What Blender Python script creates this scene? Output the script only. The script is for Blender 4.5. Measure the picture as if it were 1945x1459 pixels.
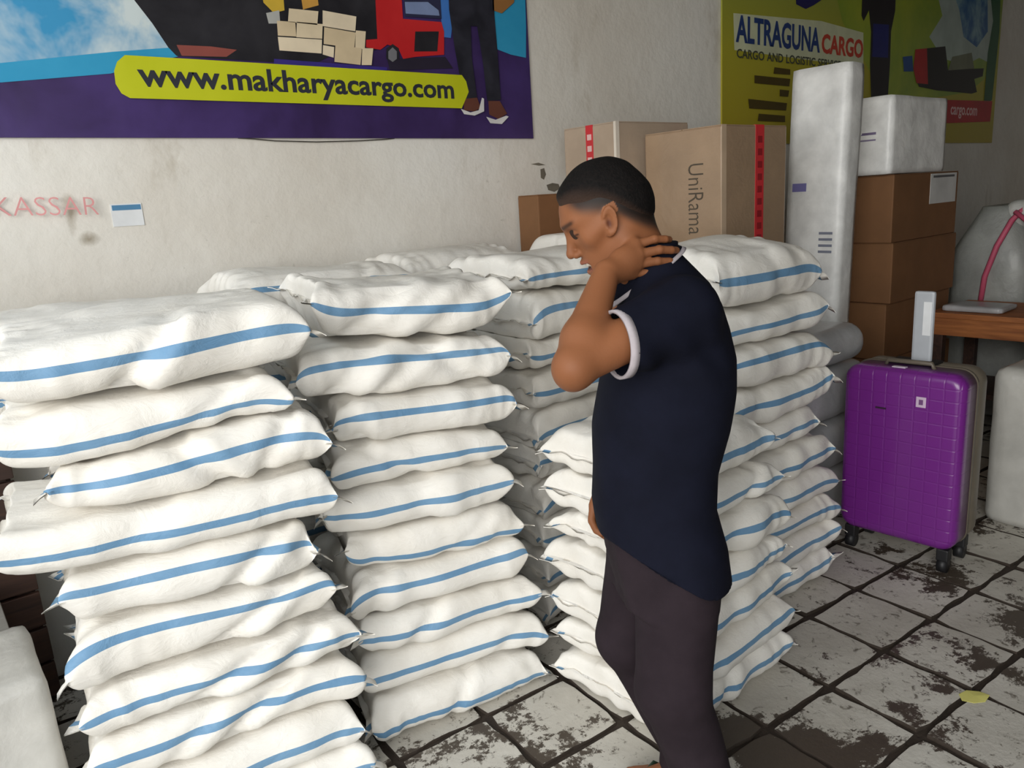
import bpy, bmesh, math, random
import numpy as np
from mathutils import Vector, Matrix

# ------------------------------------------------------------------ camera, world, light
sc = bpy.context.scene
for o in list(bpy.data.objects):
    bpy.data.objects.remove(o)
COL = sc.collection

YAW, PITCH, ROLL = math.radians(38.5), math.radians(13.3), math.radians(3.6)
cam_data = bpy.data.cameras.new('camera')
cam_data.sensor_width = 36.0
cam_data.lens = 36.0 * 1461 / 1945
cam_data.clip_start = 0.05
cam = bpy.data.objects.new('camera', cam_data)
COL.objects.link(cam)
fh = Vector((math.sin(YAW), math.cos(YAW), 0)); rh = Vector((math.cos(YAW), -math.sin(YAW), 0))
fw = fh * math.cos(PITCH) - Vector((0, 0, 1)) * math.sin(PITCH)
uu = rh.cross(fw)
RR = rh * math.cos(ROLL) - uu * math.sin(ROLL)
UU = uu * math.cos(ROLL) + rh * math.sin(ROLL)
m = Matrix((RR, UU, -fw)).transposed().to_4x4()
m.translation = Vector((0, 0, 1.5))
cam.matrix_world = m
sc.camera = cam

world = bpy.data.worlds.new('overcast_daylight'); sc.world = world
world.use_nodes = True
bg = world.node_tree.nodes['Background']
bg.inputs[0].default_value = (0.88, 0.95, 1.0, 1)
bg.inputs[1].default_value = 1.35
# daylight through the open shop front on the left of the hall
def area(name, loc, target, sx, sy, power, col):
    l = bpy.data.lights.new(name, 'AREA'); l.shape = 'RECTANGLE'; l.size = sx; l.size_y = sy
    l.energy = power; l.color = col
    o = bpy.data.objects.new(name, l); COL.objects.link(o); o.location = loc
    o.rotation_euler = (Vector(target) - Vector(loc)).to_track_quat('-Z', 'Y').to_euler()
    return o
area('daylight_open_front', (-3.0, -1.2, 2.3), (1.8, 1.7, 1.0), 3.4, 2.6, 140, (1.0, 0.955, 0.885))

vs = sc.view_settings
vs.view_transform = 'Standard'; vs.look = 'None'; vs.gamma = 1.0; vs.use_curve_mapping = False
vs.exposure = 0.40

# ------------------------------------------------------------------ helpers
R = math.radians
def srgb(r, g, b):
    def f(c):
        c /= 255.0
        return c / 12.92 if c <= 0.04045 else ((c + 0.055) / 1.055) ** 2.4
    return (f(r), f(g), f(b), 1.0)

class NT:
    def __init__(s, name):
        s.m = bpy.data.materials.new(name); s.m.use_nodes = True
        s.t = s.m.node_tree; s.b = s.t.nodes['Principled BSDF']
    def n(s, typ, **kw):
        nd = s.t.nodes.new(typ)
        for k, v in kw.items():
            if k.startswith('i_'):
                nd.inputs[k[2:].replace('_', ' ')].default_value = v
            else:
                setattr(nd, k, v)
        return nd
    def l(s, a, b): s.t.links.new(a, b)
    def coord(s, kind='Object', scale=(1, 1, 1)):
        tc = s.n('ShaderNodeTexCoord'); mp = s.n('ShaderNodeMapping')
        mp.inputs['Scale'].default_value = scale
        s.l(tc.outputs[kind], mp.inputs['Vector']); return mp.outputs[0]
    def world(s, scale=(1, 1, 1)):
        g = s.n('ShaderNodeNewGeometry'); mp = s.n('ShaderNodeMapping')
        mp.inputs['Scale'].default_value = scale
        s.l(g.outputs['Position'], mp.inputs['Vector']); return mp.outputs[0]
    def noise(s, vec, scale, detail=4, rough=0.55, dist=0.0):
        nd = s.n('ShaderNodeTexNoise'); nd.inputs['Scale'].default_value = scale
        nd.inputs['Detail'].default_value = detail; nd.inputs['Roughness'].default_value = rough
        nd.inputs['Distortion'].default_value = dist
        if vec is not None: s.l(vec, nd.inputs['Vector'])
        return nd.outputs['Fac']
    def ramp(s, fac, stops):
        r = s.n('ShaderNodeValToRGB'); e = r.color_ramp.elements
        e[0].position, e[0].color = stops[0]; e[1].position, e[1].color = stops[-1]
        for p, c in stops[1:-1]:
            q = e.new(p); q.color = c
        s.l(fac, r.inputs[0]); return r.outputs[0]
    def mix(s, fac, a, b, mode='MIX'):
        x = s.n('ShaderNodeMix', data_type='RGBA', blend_type=mode)
        for sock, v in ((x.inputs[0], fac), (x.inputs[6], a), (x.inputs[7], b)):
            if hasattr(v, 'is_linked'): s.l(v, sock)
            else: sock.default_value = v
        return x.outputs[2]
    def bump(s, h, strength=0.3, dist=0.01, prev=None):
        b = s.n('ShaderNodeBump'); b.inputs['Strength'].default_value = strength; b.inputs['Distance'].default_value = dist
        s.l(h, b.inputs['Height'])
        if prev is not None: s.l(prev, b.inputs['Normal'])
        return b.outputs[0]
    def fin(s, color=None, rough=0.6, normal=None, **kw):
        if color is not None:
            if hasattr(color, 'is_linked'): s.l(color, s.b.inputs['Base Color'])
            else: s.b.inputs['Base Color'].default_value = color
        if hasattr(rough, 'is_linked'): s.l(rough, s.b.inputs['Roughness'])
        else: s.b.inputs['Roughness'].default_value = rough
        if normal is not None: s.l(normal, s.b.inputs['Normal'])
        for k, v in kw.items(): s.b.inputs[k.replace('_', ' ')].default_value = v
        return s.m
W1 = (1, 1, 1, 1); K0 = (0, 0, 0, 1)

_flat = {}
def flat(rgb, rough=0.6, var=0.06, bumpy=0.0):
    """plain coloured material with a faint mottling"""
    key = (rgb, rough, var, bumpy)
    if key in _flat: return _flat[key]
    t = NT('paint_%d_%d_%d' % rgb); c = srgb(*rgb)
    v = t.coord('Object')
    f = t.noise(v, 6, 4)
    a = tuple(min(1, x * (1 - var * 2)) for x in c[:3]) + (1,); b = tuple(min(1, x * (1 + var * 2)) for x in c[:3]) + (1,)
    col = t.ramp(f, [(0.3, a), (0.7, b)])
    nm = t.bump(t.noise(v, 40, 3), bumpy, 0.004) if bumpy else None
    _flat[key] = t.fin(col, rough, nm)
    return _flat[key]

def link(name, me, mat=None, parent=None):
    o = bpy.data.objects.new(name, me); COL.objects.link(o)
    if mat is not None:
        for mm in (mat if isinstance(mat, (list, tuple)) else [mat]): me.materials.append(mm)
    if parent is not None: o.parent = parent
    return o
def pymesh(name, verts, faces, smooth=False):
    me = bpy.data.meshes.new(name); me.from_pydata([tuple(map(float, v)) for v in verts], [], [tuple(map(int, f)) for f in faces]); me.update()
    if smooth: me.polygons.foreach_set('use_smooth', [True] * len(me.polygons))
    return me
def bmmesh(name, bm, smooth=False):
    me = bpy.data.meshes.new(name); bm.to_mesh(me); bm.free()
    if smooth: me.polygons.foreach_set('use_smooth', [True] * len(me.polygons))
    return me
def empty(name, loc=(0, 0, 0), rz=0.0):
    o = bpy.data.objects.new(name, None); COL.objects.link(o); o.location = loc; o.rotation_euler = (0, 0, rz)
    o.empty_display_size = 0.1
    return o
def tag(o, label=None, cat=None, group=None, kind=None):
    if label: o['label'] = label
    if cat: o['category'] = cat
    if group: o['group'] = group
    if kind: o['kind'] = kind
    return o
def bm_box(bm, lo, hi, bev=0.0, seg=2):
    n0 = set(bm.verts)
    r = bmesh.ops.create_cube(bm, size=1)
    vs_ = r['verts']
    for v in vs_:
        v.co = Vector([lo[i] + (v.co[i] + 0.5) * (hi[i] - lo[i]) for i in range(3)])
    if bev > 0:
        es = list({e for v in vs_ for e in v.link_edges})
        bmesh.ops.bevel(bm, geom=es, offset=bev, segments=seg, affect='EDGES', profile=0.6)
    return [v for v in bm.verts if v not in n0]
def box(name, lo, hi, mat, parent=None, bev=0.004, seg=2, smooth=False):
    bm = bmesh.new(); bm_box(bm, lo, hi, bev, seg)
    return link(name, bmmesh(name, bm, smooth), mat, parent)
def tube_mesh(pts, rad, n=8, closed=False):
    """tube along a polyline (verts, faces)"""
    pts = [Vector(p) for p in pts]; V = []; F = []
    rads = rad if isinstance(rad, (list, tuple)) else [rad] * len(pts)
    N = len(pts); up = Vector((0, 0, 1)); prev = None
    for i, p in enumerate(pts):
        a = pts[(i - 1) % N] if (closed or i > 0) else p
        b = pts[(i + 1) % N] if (closed or i < N - 1) else p
        d = (b - a).normalized()
        if prev is None:
            s = d.cross(up)
            if s.length < 1e-4: s = d.cross(Vector((1, 0, 0)))
        else:
            s = prev - d * prev.dot(d)
        s.normalize(); prev = s; t = d.cross(s)
        for k in range(n):
            an = 2 * math.pi * k / n
            V.append(p + (s * math.cos(an) + t * math.sin(an)) * rads[i])
    for i in range(N if closed else N - 1):
        j = (i + 1) % N
        for k in range(n):
            F.append((i * n + k, i * n + (k + 1) % n, j * n + (k + 1) % n, j * n + k))
    if not closed:
        F.append(tuple(range(n - 1, -1, -1))); F.append(tuple(range((N - 1) * n, N * n)))
    return V, F
def tube(name, pts, rad, mat, parent=None, n=8, closed=False):
    V, F = tube_mesh(pts, rad, n, closed)
    return link(name, pymesh(name, V, F, True), mat, parent)
_txt = {}
def text_mesh(body, size, bold=0.0, align='LEFT', ext=0.0008, xscale=1.0):
    cu = bpy.data.curves.new('lettering', 'FONT'); cu.body = body; cu.size = size; cu.offset = bold
    cu.align_x = align; cu.extrude = ext; cu.resolution_u = 3
    o = bpy.data.objects.new('lettering', cu); COL.objects.link(o)
    dg = bpy.context.evaluated_depsgraph_get(); dg.update()
    me = bpy.data.meshes.new_from_object(o.evaluated_get(dg))
    bpy.data.objects.remove(o); bpy.data.curves.remove(cu)
    if xscale != 1.0:
        for v in me.vertices: v.co.x *= xscale
    return me
def place(o, origin, xdir, ydir):
    xd = Vector(xdir).normalized(); yd = Vector(ydir).normalized(); zd = xd.cross(yd)
    mt = Matrix((xd, yd, zd)).transposed().to_4x4(); mt.translation = Vector(origin)
    o.matrix_local = mt
    return o

# smooth deterministic noise: sum of sines
class SN:
    def __init__(s, seed, n=10, f=6.0, an=(1, 1, 1)):
        r = np.random.RandomState(seed)
        d = r.normal(size=(n, 3)); d /= np.linalg.norm(d, axis=1)[:, None]
        s.k = d * (f * r.uniform(0.5, 1.7, n))[:, None] * np.array(an)[None, :]
        s.p = r.uniform(0, 6.283, n); s.a = r.uniform(0.5, 1, n); s.a /= s.a.sum() ** 0.5 * 1.2
    def __call__(s, x, y, z):
        out = 0
        for k, p, a in zip(s.k, s.p, s.a): out = out + a * np.sin(k[0] * x + k[1] * y + k[2] * z + p)
        return out

# ------------------------------------------------------------------ materials
def mat_wall():
    t = NT('old_plaster'); v = t.world()
    big = t.noise(v, 0.9, 5, 0.6)
    col = t.ramp(big, [(0.3, srgb(214, 207, 196)), (0.55, srgb(229, 225, 217)), (0.75, srgb(236, 234, 229))])
    st = t.noise(t.world((1.0, 1.0, 0.45)), 3.2, 6, 0.65, 0.4)
    col = t.mix(t.ramp(st, [(0.60, K0), (0.74, (0.55, 0.55, 0.55, 1))]), col, srgb(168, 156, 136))
    sp = t.noise(v, 11, 6, 0.7, 0.3)
    col = t.mix(t.ramp(sp, [(0.66, K0), (0.78, (0.6, 0.6, 0.6, 1))]), col, srgb(128, 122, 108))
    # damp smear with ragged edge beside the marker writing, and a stained foot of the wall
    def blob(cx, cz, sx, sz, r0, r1):
        mp = t.n('ShaderNodeMapping'); mp.inputs['Location'].default_value = (-cx * sx, 0, -cz * sz); mp.inputs['Scale'].default_value = (sx, 0, sz)
        g = t.n('ShaderNodeNewGeometry'); t.l(g.outputs['Position'], mp.inputs['Vector'])
        ad = t.n('ShaderNodeVectorMath', operation='LENGTH'); t.l(mp.outputs[0], ad.inputs[0])
        nz = t.noise(v, 14, 4, 0.6)
        sm = t.n('ShaderNodeMath', operation='MULTIPLY_ADD'); t.l(nz, sm.inputs[0]); sm.inputs[1].default_value = 0.9; t.l(ad.outputs['Value'], sm.inputs[2])
        return t.ramp(sm.outputs[0], [(r0, (0.75, 0.75, 0.75, 1)), (r1, K0)])
    col = t.mix(blob(0.515, 1.55, 22, 8, 0.55, 1.0), col, srgb(150, 138, 116))
    col = t.mix(blob(0.555, 1.465, 16, 18, 0.5, 1.0), col, srgb(132, 118, 94))
    h = t.noise(v, 9, 8, 0.6)
    nm = t.bump(h, 0.35, 0.02)
    return t.fin(col, 0.9, nm)
M_wall = mat_wall()
def mat_plain(name, c, rough=0.85, bump=0.2, scale=8):
    t = NT(name); v = t.world()
    f = t.noise(v, scale, 6, 0.6)
    a = tuple(x * 0.8 for x in c[:3]) + (1,); b = tuple(min(1, x * 1.12) for x in c[:3]) + (1,)
    return t.fin(t.ramp(f, [(0.3, a), (0.7, b)]), rough, t.bump(t.noise(v, scale * 4, 5), bump, 0.01))
M_ceil = mat_plain('ceiling_boards', srgb(140, 136, 128))
M_dimwall = mat_plain('darkened_unseen_wall', srgb(112, 106, 96))  # for the unseen front wall, darkened to cut its bounce light
M_soil = mat_plain('muddy_joint_soil', srgb(58, 48, 40), 0.8, 0.5, 14)
M_yard = mat_plain('concrete_yard', srgb(196, 186, 170), 0.9)

def mat_tile():
    t = NT('worn_paving_tile'); v = t.world()
    base = t.ramp(t.noise(v, 3.0, 5, 0.6), [(0.3, srgb(178, 173, 163)), (0.7, srgb(210, 206, 197))])
    sp = t.noise(t.world((1, 1, 1)), 26, 6, 0.7, 0.5)
    col = t.mix(t.ramp(sp, [(0.57, K0), (0.66, (0.85, 0.85, 0.85, 1))]), base, srgb(92, 84, 72))
    mud = t.noise(v, 2.9, 9, 0.8, 0.15)
    for cx, cy, rr in ((1.72, 0.93, 0.17), (2.80, 0.80, 0.12), (1.50, 0.80, 0.10), (1.62, 1.08, 0.08), (2.45, 0.60, 0.09)):
        mp = t.n('ShaderNodeMapping'); mp.inputs['Location'].default_value = (-cx, -cy, 0); mp.inputs['Scale'].default_value = (1, 1, 0)
        g = t.n('ShaderNodeNewGeometry'); t.l(g.outputs['Position'], mp.inputs['Vector'])
        ln = t.n('ShaderNodeVectorMath', operation='LENGTH'); t.l(mp.outputs[0], ln.inputs[0])
        mr = t.n('ShaderNodeMapRange'); mr.inputs[1].default_value = rr * 1.6; mr.inputs[2].default_value = rr * 0.3; mr.inputs[4].default_value = 0.14
        t.l(ln.outputs['Value'], mr.inputs[0])
        ad = t.n('ShaderNodeMath', operation='ADD'); t.l(mud, ad.inputs[0]); t.l(mr.outputs[0], ad.inputs[1]); mud = ad.outputs[0]
    mf = t.ramp(mud, [(0.555, K0), (0.575, W1)])
    col = t.mix(mf, col, srgb(74, 64, 54))
    h = t.noise(v, 30, 6, 0.7)
    r = t.ramp(mf, [(0.0, (0.75, 0.75, 0.75, 1)), (1.0, (0.5, 0.5, 0.5, 1))])
    return t.fin(col, r, t.bump(h, 0.35, 0.008))
M_tile = mat_tile()

def mat_sack(stripe=False):
    t = NT('blue_sack_stripe' if stripe else 'white_woven_sack'); v = t.coord('Object')
    f = t.noise(v, 5, 5, 0.6)
    if stripe:
        col = t.ramp(f, [(0.3, srgb(98, 140, 176)), (0.7, srgb(120, 158, 190))])
    else:
        col = t.ramp(f, [(0.3, srgb(231, 226, 217)), (0.7, srgb(243, 240, 234))])
    crk = t.noise(t.coord('Object', (1.0, 1.6, 1.6)), 16, 6, 0.62, 0.8)
    nm = t.bump(crk, 0.34, 0.012)
    wv = t.n('ShaderNodeTexWave', wave_type='BANDS', bands_direction='DIAGONAL'); wv.inputs['Scale'].default_value = 160
    t.l(v, wv.inputs['Vector'])
    nm = t.bump(wv.outputs['Fac'], 0.05, 0.002, nm)
    return t.fin(col, 0.55, nm, Specular_IOR_Level=0.35)
M_sack, M_stripe = mat_sack(), mat_sack(True)

def mat_card(name, c, film=False):
    t = NT(name); v = t.coord('Object')
    f = t.noise(v, 4, 6, 0.6)
    a = tuple(x * 0.86 for x in c[:3]) + (1,); b = tuple(min(1, x * 1.1) for x in c[:3]) + (1,)
    col = t.ramp(f, [(0.3, a), (0.7, b)])
    wv = t.n('ShaderNodeTexWave', wave_type='BANDS', bands_direction='Z'); wv.inputs['Scale'].default_value = 60
    t.l(v, wv.inputs['Vector'])
    nm = t.bump(wv.outputs['Fac'], 0.05, 0.002)
    nm = t.bump(t.noise(v, 7, 5, 0.6, 0.6), 0.35 if film else 0.12, 0.02, nm)
    if film:
        return t.fin(col, 0.35, nm, Coat_Weight=0.7, Coat_Roughness=0.12)
    return t.fin(col, 0.75, nm)
M_card = mat_card('brown_cardboard', srgb(124, 86, 54))
M_cardpale = mat_card('pale_wrapped_cardboard', srgb(164, 138, 112), True)
M_cardold = mat_card('faded_cardboard', srgb(176, 156, 136))
def mat_wrap(name, c, rough=0.4, s=6, b=0.35):
    t = NT(name); v = t.coord('Object')
    f = t.noise(v, s, 4, 0.55, 0.2)
    lo = tuple(x * 0.8 for x in c[:3]) + (1,); hi = tuple(min(1, x * 1.12) for x in c[:3]) + (1,)
    col = t.ramp(f, [(0.3, lo), (0.7, hi)])
    return t.fin(col, rough, t.bump(t.noise(v, s * 1.6, 5, 0.55, 0.35), b, 0.025), Coat_Weight=0.25, Coat_Roughness=0.2)
M_whitewrap = mat_wrap('white_foam_wrap', srgb(240, 240, 238), 0.5, 7, 0.3)
M_greyplastic = mat_wrap('grey_plastic_film', srgb(176, 176, 178), 0.32)
M_clearwrap = mat_wrap('milky_plastic_wrap', srgb(196, 194, 188), 0.4, 5)
M_red_tape = flat((206, 52, 58), 0.35)
M_wood = None
def mat_wood(name, c1, c2, ax=(1, 14, 14)):
    t = NT(name); v = t.coord('Object', ax)
    f = t.noise(v, 2.2, 7, 0.6, 0.8)
    return t.fin(t.ramp(f, [(0.3, c1), (0.7, c2)]), 0.6, t.bump(f, 0.2, 0.006))
M_wood = mat_wood('orange_brown_wood', srgb(128, 72, 36), srgb(186, 116, 62), (14, 1, 14))
M_darkwood = mat_wood('dark_wood_with_shade', srgb(44, 28, 22), srgb(74, 48, 36))

# ------------------------------------------------------------------ room shell
WALL_Y = 2.9
def struct(name, lo, hi, mat, bev=0):
    return tag(box(name, lo, hi, mat, None, bev), kind='structure')
struct('wall_back', (-4.0, WALL_Y, -0.1), (10.0, WALL_Y + 0.2, 3.6), M_wall)
struct('wall_right', (9.8, -2.0, -0.1), (10.0, WALL_Y, 3.6), M_wall)
struct('wall_front', (0.5, -1.7, -0.1), (10.0, -1.5, 3.3), M_dimwall)
struct('ceiling', (-0.3, -1.7, 3.2), (10.0, WALL_Y, 3.35), M_ceil)
struct('shade_partition', (-0.95, 1.55, -0.1), (-0.83, WALL_Y, 1.6), M_wall)  # low partition out of view, added to shade the lower left wall
floor = struct('floor', (-4.0, -2.2, -0.12), (10.0, WALL_Y, -0.011), M_soil)
struct('floor_yard', (-14.0, -14.0, -0.2), (14.0, 14.0, -0.121), M_yard)

# paving tiles: each one a piece of the floor
def tile_mesh(seed, sx=0.283, sy=0.263, h=0.022):
    r = random.Random(seed); pts = []
    n = 5
    for side in range(4):
        for k in range(n):
            t = k / n
            j = r.uniform(-0.006, 0.004)
            x, y = [(-sx / 2 + t * sx, -sy / 2 - j), (sx / 2 + j, -sy / 2 + t * sy), (sx / 2 - t * sx, sy / 2 + j), (-sx / 2 - j, sy / 2 - t * sy)][side]
            if k == 0: x *= 0.965; y *= 0.965
            pts.append((x, y))
    N = len(pts)
    V = [(x * 0.994, y * 0.994, 0) for x, y in pts] + [(x, y, -0.007) for x, y in pts] + [(x, y, -h) for x, y in pts]
    F = [tuple(range(N))]
    for lv in (0, 1):
        for i in range(N):
            j = (i + 1) % N
            F.append((lv * N + j, lv * N + i, (lv + 1) * N + i, (lv + 1) * N + j))
    me = pymesh('tile', V, F); me.materials.append(M_tile); me.materials.append(M_soil)
    me.polygons.foreach_set('material_index', [0] + [1] * (len(F) - 1))
    return me
tile_meshes = [tile_mesh(i) for i in range(8)]
rt = random.Random(5)
ta = R(-4.5); ox, oy = 2.135, 0.897
nt = 0
for i in range(-8, 11):
    for j in range(-4, 8):
        x = ox + math.cos(ta) * i * 0.298 - math.sin(ta) * j * 0.278
        y = oy + math.sin(ta) * i * 0.298 + math.cos(ta) * j * 0.278
        if y > WALL_Y - 0.16 or y < -0.2 or x < -0.1 or x > 5.2: continue
        o = bpy.data.objects.new('tile', tile_meshes[rt.randrange(8)]); COL.objects.link(o)
        o.parent = floor
        o.location = (x, y, rt.uniform(-0.003, 0.001))
        o.rotation_euler = (R(rt.uniform(-0.5, 0.5)), R(rt.uniform(-0.5, 0.5)), ta + R(rt.uniform(-0.6, 0.6)) + rt.choice((0, math.pi)))
        nt += 1

# ------------------------------------------------------------------ sacks
def sack_mesh(seed, L, W, lo, hi, stripe_pos=0.012, crease=None, wr=1.0, top=False, blunt=None):
    """lo/hi: functions (x, y) giving the surfaces it rests on / carries, in the sack's own frame"""
    nu, nv = 64, 112
    rs = np.random.RandomState(seed)
    a = W / 2; b = 0.066
    # nominal section resampled by arc length, starting at the lower edge of the front stripe
    ph = np.linspace(0, 2 * np.pi, 4801); rb = 0.068 if top else 0.047
    def sec(p):                                   # flat top and bottom, rounded long sides
        c, s_ = np.cos(p), np.sin(p); k = 2.25
        t = np.clip(np.abs(c) * 2.2, 0, None)      # first part of the turn runs along the flat
        fl = np.clip(np.abs(c) / 0.55, 0, 1); an = np.clip((np.abs(c) - 0.55) / 0.45, 0, 1)
        th = np.arcsin(an)
        y = (1 - rb / a) * fl + (rb / a) * np.sin(th) ** (2 / k)
        z = np.cos(th) ** (2 / k)
        crown = 1 - 0.10 * fl ** 2 if not top else 1 - 0.12 * fl ** 2
        return np.sign(c) * y, np.sign(s_) * z * np.where(an > 0, crown, crown)
    cy, cz = sec(ph)
    al = np.concatenate([[0], np.cumsum(np.hypot(np.diff(cy * a), np.diff(cz * b)))])
    per = al[-1]; afront = np.interp(np.pi, ph, al)
    sp = per / nv
    start = afront - stripe_pos - sp          # phi<pi on the front is the upper half
    arcs = (start + np.arange(nv) * sp) % per
    pv = np.interp(arcs, al, ph)
    Yf, Zf = sec(pv)
    us = np.linspace(-1, 1, nu); us = np.sign(us) * (1 - (1 - np.abs(us)) ** 1.5)
    us = np.sin(us * np.pi / 2) * 0.6 + us * 0.4
    S, YF = np.meshgrid(us, Yf, indexing='ij'); _, ZF = np.meshgrid(us, Zf, indexing='ij')
    aS = np.abs(S)
    re = blunt or (0.060 if top else 0.038)
    qe = np.clip((aS * L / 2 - (L / 2 - re)) / re, 0, 1)
    tS = np.clip(1 - qe ** 2.8, 0, 1) ** (1 / 2.8) * (1 - 0.08 * aS ** 3)
    wS = 1.0 - 0.05 * aS ** 2 + 0.03 * aS ** 12 + 0.02 * np.sin(S * 4 + seed)
    X = S * L / 2 + np.sign(S) * aS ** 9 * (0.030 * np.abs(YF) ** 4 - 0.018)
    Y = YF * a * wS
    LO, HI = lo(X, Y), hi(X, Y)
    mid = (LO + HI) / 2 + (aS ** 7) * np.where(S > 0, rs.uniform(-0.03, 0.034), rs.uniform(-0.03, 0.034)) * (0.4 if blunt else 1)
    half = (HI - LO) / 2 - 0.0008
    Z = mid + ZF * half * np.maximum(tS, 0.03)
    # normals in parameter space
    P = np.stack([X, Y, Z], -1)
    du = np.gradient(P, axis=0)
    dv = (np.roll(P, -1, 1) - np.roll(P, 1, 1))
    N = np.cross(dv, du); N /= np.linalg.norm(N, axis=-1, keepdims=True) + 1e-9
    side = np.clip(1.1 - np.abs(ZF) ** 4, 0, 1) if not top else np.clip(1.15 - np.clip(-ZF, 0, 1) ** 2, 0, 1)
    n1 = SN(seed * 7 + 1, 10, 9); n2 = SN(seed * 7 + 2, 12, 22, (1.5, 0.6, 0.8)); n3 = SN(seed * 7 + 3, 10, 46, (1.4, 0.5, 0.6))
    D = (0.006 * n1(X, Y, Z) + 0.0055 * n2(X, Y, Z)) * (0.35 + 0.65 * side)
    D += -0.0046 * wr * (np.abs(n3(X, Y, Z)) - 0.5) * (0.25 + 0.75 * side) * (0.5 + aS)
    # pleats running in from the sewn ends
    D += 0.009 * wr * np.sin(YF * 13 + 2.5 * n1(X * 0.4, Y * 2, Z) + 1.6 * ZF + seed) * np.clip((aS - 0.42) / 0.58, 0, 1) ** 1.5 * (1 - aS ** 20) * (0.3 + 0.7 * np.clip(tS, 0, 1))
    for (x0, dep, wid, slope) in (crease or []):
        g = np.exp(-((X - x0 - slope * (Z - mid) - 0.15 * (Y + a)) / wid) ** 2)
        fr = np.clip((-YF - 0.1) / 0.6, 0, 1)
        D += -dep * g * fr + 0.5 * dep * np.exp(-((X - x0 - 1.9 * wid - slope * (Z - mid)) / (wid * 1.2)) ** 2) * fr
    lim = np.where(np.abs(ZF) > 0.8, 0.006, 0.03)
    P = P + N * np.clip(D, -lim, lim)[..., None]
    LO, HI = lo(P[..., 0], P[..., 1]), hi(P[..., 0], P[..., 1])
    P[..., 2] = np.maximum(P[..., 2], LO + 0.0006)
    if not top: P[..., 2] = np.minimum(P[..., 2], HI - 0.0006)
    V = P.reshape(-1, 3)
    idx = np.arange(nu * nv).reshape(nu, nv)
    A = idx[:-1]; B = idx[1:]
    q = np.stack([A, B, np.roll(B, -1, 1), np.roll(A, -1, 1)], -1)
    kcol = np.broadcast_to(np.arange(nv)[None, :], A.shape)
    faces = q.reshape(-1, 4); kk = kcol.reshape(-1)
    k2 = nv // 2
    st = (kk == 0) | (kk == 1) | (kk == k2) | (kk == k2 + 1)
    me = bpy.data.meshes.new('sack')
    caps = [tuple(idx[0]), tuple(idx[-1][::-1])]
    me.from_pydata(V.tolist(), [], [tuple(f) for f in faces.tolist()] + caps)
    me.materials.append(M_sack); me.materials.append(M_stripe)
    mi = np.zeros(len(faces) + 2, dtype=np.int32); mi[:len(faces)][st] = 1
    me.polygons.foreach_set('material_index', mi)
    me.polygons.foreach_set('use_smooth', np.ones(len(faces) + 2, dtype=bool))
    me.update()
    ends = [P[0].mean(0), P[-1].mean(0)]
    endl = [(P[0][:, 1].min(), P[0][:, 1].max()), (P[-1][:, 1].min(), P[-1][:, 1].max())]
    ec = []
    for e in (0, -1):          # seam polyline: x,z as a function of y at the end
        yy = P[e][:, 1]; order = np.argsort(yy)
        ec.append((yy[order], P[e][order, 0], P[e][order, 2]))
    return me, ec

def hem_mesh(seed, ec, sgn, W, lo, hi, top, short=False):
    """flat sewn hem with dog ears along one end of a sack"""
    rs = np.random.RandomState(seed)
    ny, nx = 26, 4
    yy = np.linspace(ec[0][0] * 1.0, ec[0][-1] * 1.0, ny)
    xx = np.interp(yy, ec[0], ec[1]); zz = np.interp(yy, ec[0], ec[2])
    k = np.linspace(-1, 1, ny)
    ln = 0.015 + 0.014 * np.abs(k) ** 5 + 0.003 * np.sin(k * 9 + seed)
    if short: ln = ln * 0.45
    droop = rs.uniform(-1.1, 0.35)
    wav = 0.006 * np.sin(k * rs.uniform(7, 13) + seed) + 0.004 * np.sin(k * 21 + seed)
    V = []; F = []; mi = []
    for layer in (0, 1):
        for i in range(nx):
            t = i / (nx - 1)
            for j in range(ny):
                V.append((xx[j] + sgn * (-0.012 + (ln[j] + 0.012) * t), yy[j] * (1 + 0.04 * t * abs(k[j]) ** 4),
                          zz[j] + droop * (ln[j]) * t * t + wav[j] * t + (0.0012 if layer == 0 else -0.0012)))
    A_ = np.array(V); a0, b0 = lo(A_[:, 0], A_[:, 1]) + 0.0008, hi(A_[:, 0], A_[:, 1]) - 0.0008
    A_[:, 2] = np.maximum(A_[:, 2], a0)
    if not top: A_[:, 2] = np.minimum(A_[:, 2], b0)
    V = A_.tolist()
    def vi(l, i, j): return l * nx * ny + i * ny + j
    for i in range(nx - 1):
        for j in range(ny - 1):
            q = (vi(0, i, j), vi(0, i + 1, j), vi(0, i + 1, j + 1), vi(0, i, j + 1))
            F.append(q if sgn > 0 else q[::-1]); mi.append(1 if j in (1, ny - 3) and i > 0 else 0)
            q = (vi(1, i, j), vi(1, i, j + 1), vi(1, i + 1, j + 1), vi(1, i + 1, j))
            F.append(q if sgn > 0 else q[::-1]); mi.append(1 if j in (1, ny - 3) and i > 0 else 0)
    for j in range(ny - 1):
        F.append((vi(0, nx - 1, j), vi(1, nx - 1, j), vi(1, nx - 1, j + 1), vi(0, nx - 1, j + 1))); mi.append(0)
    me = pymesh('hem', V, F, True); me.materials.append(M_sack); me.materials.append(M_stripe)
    me.polygons.foreach_set('material_index', mi)
    return me

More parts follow.
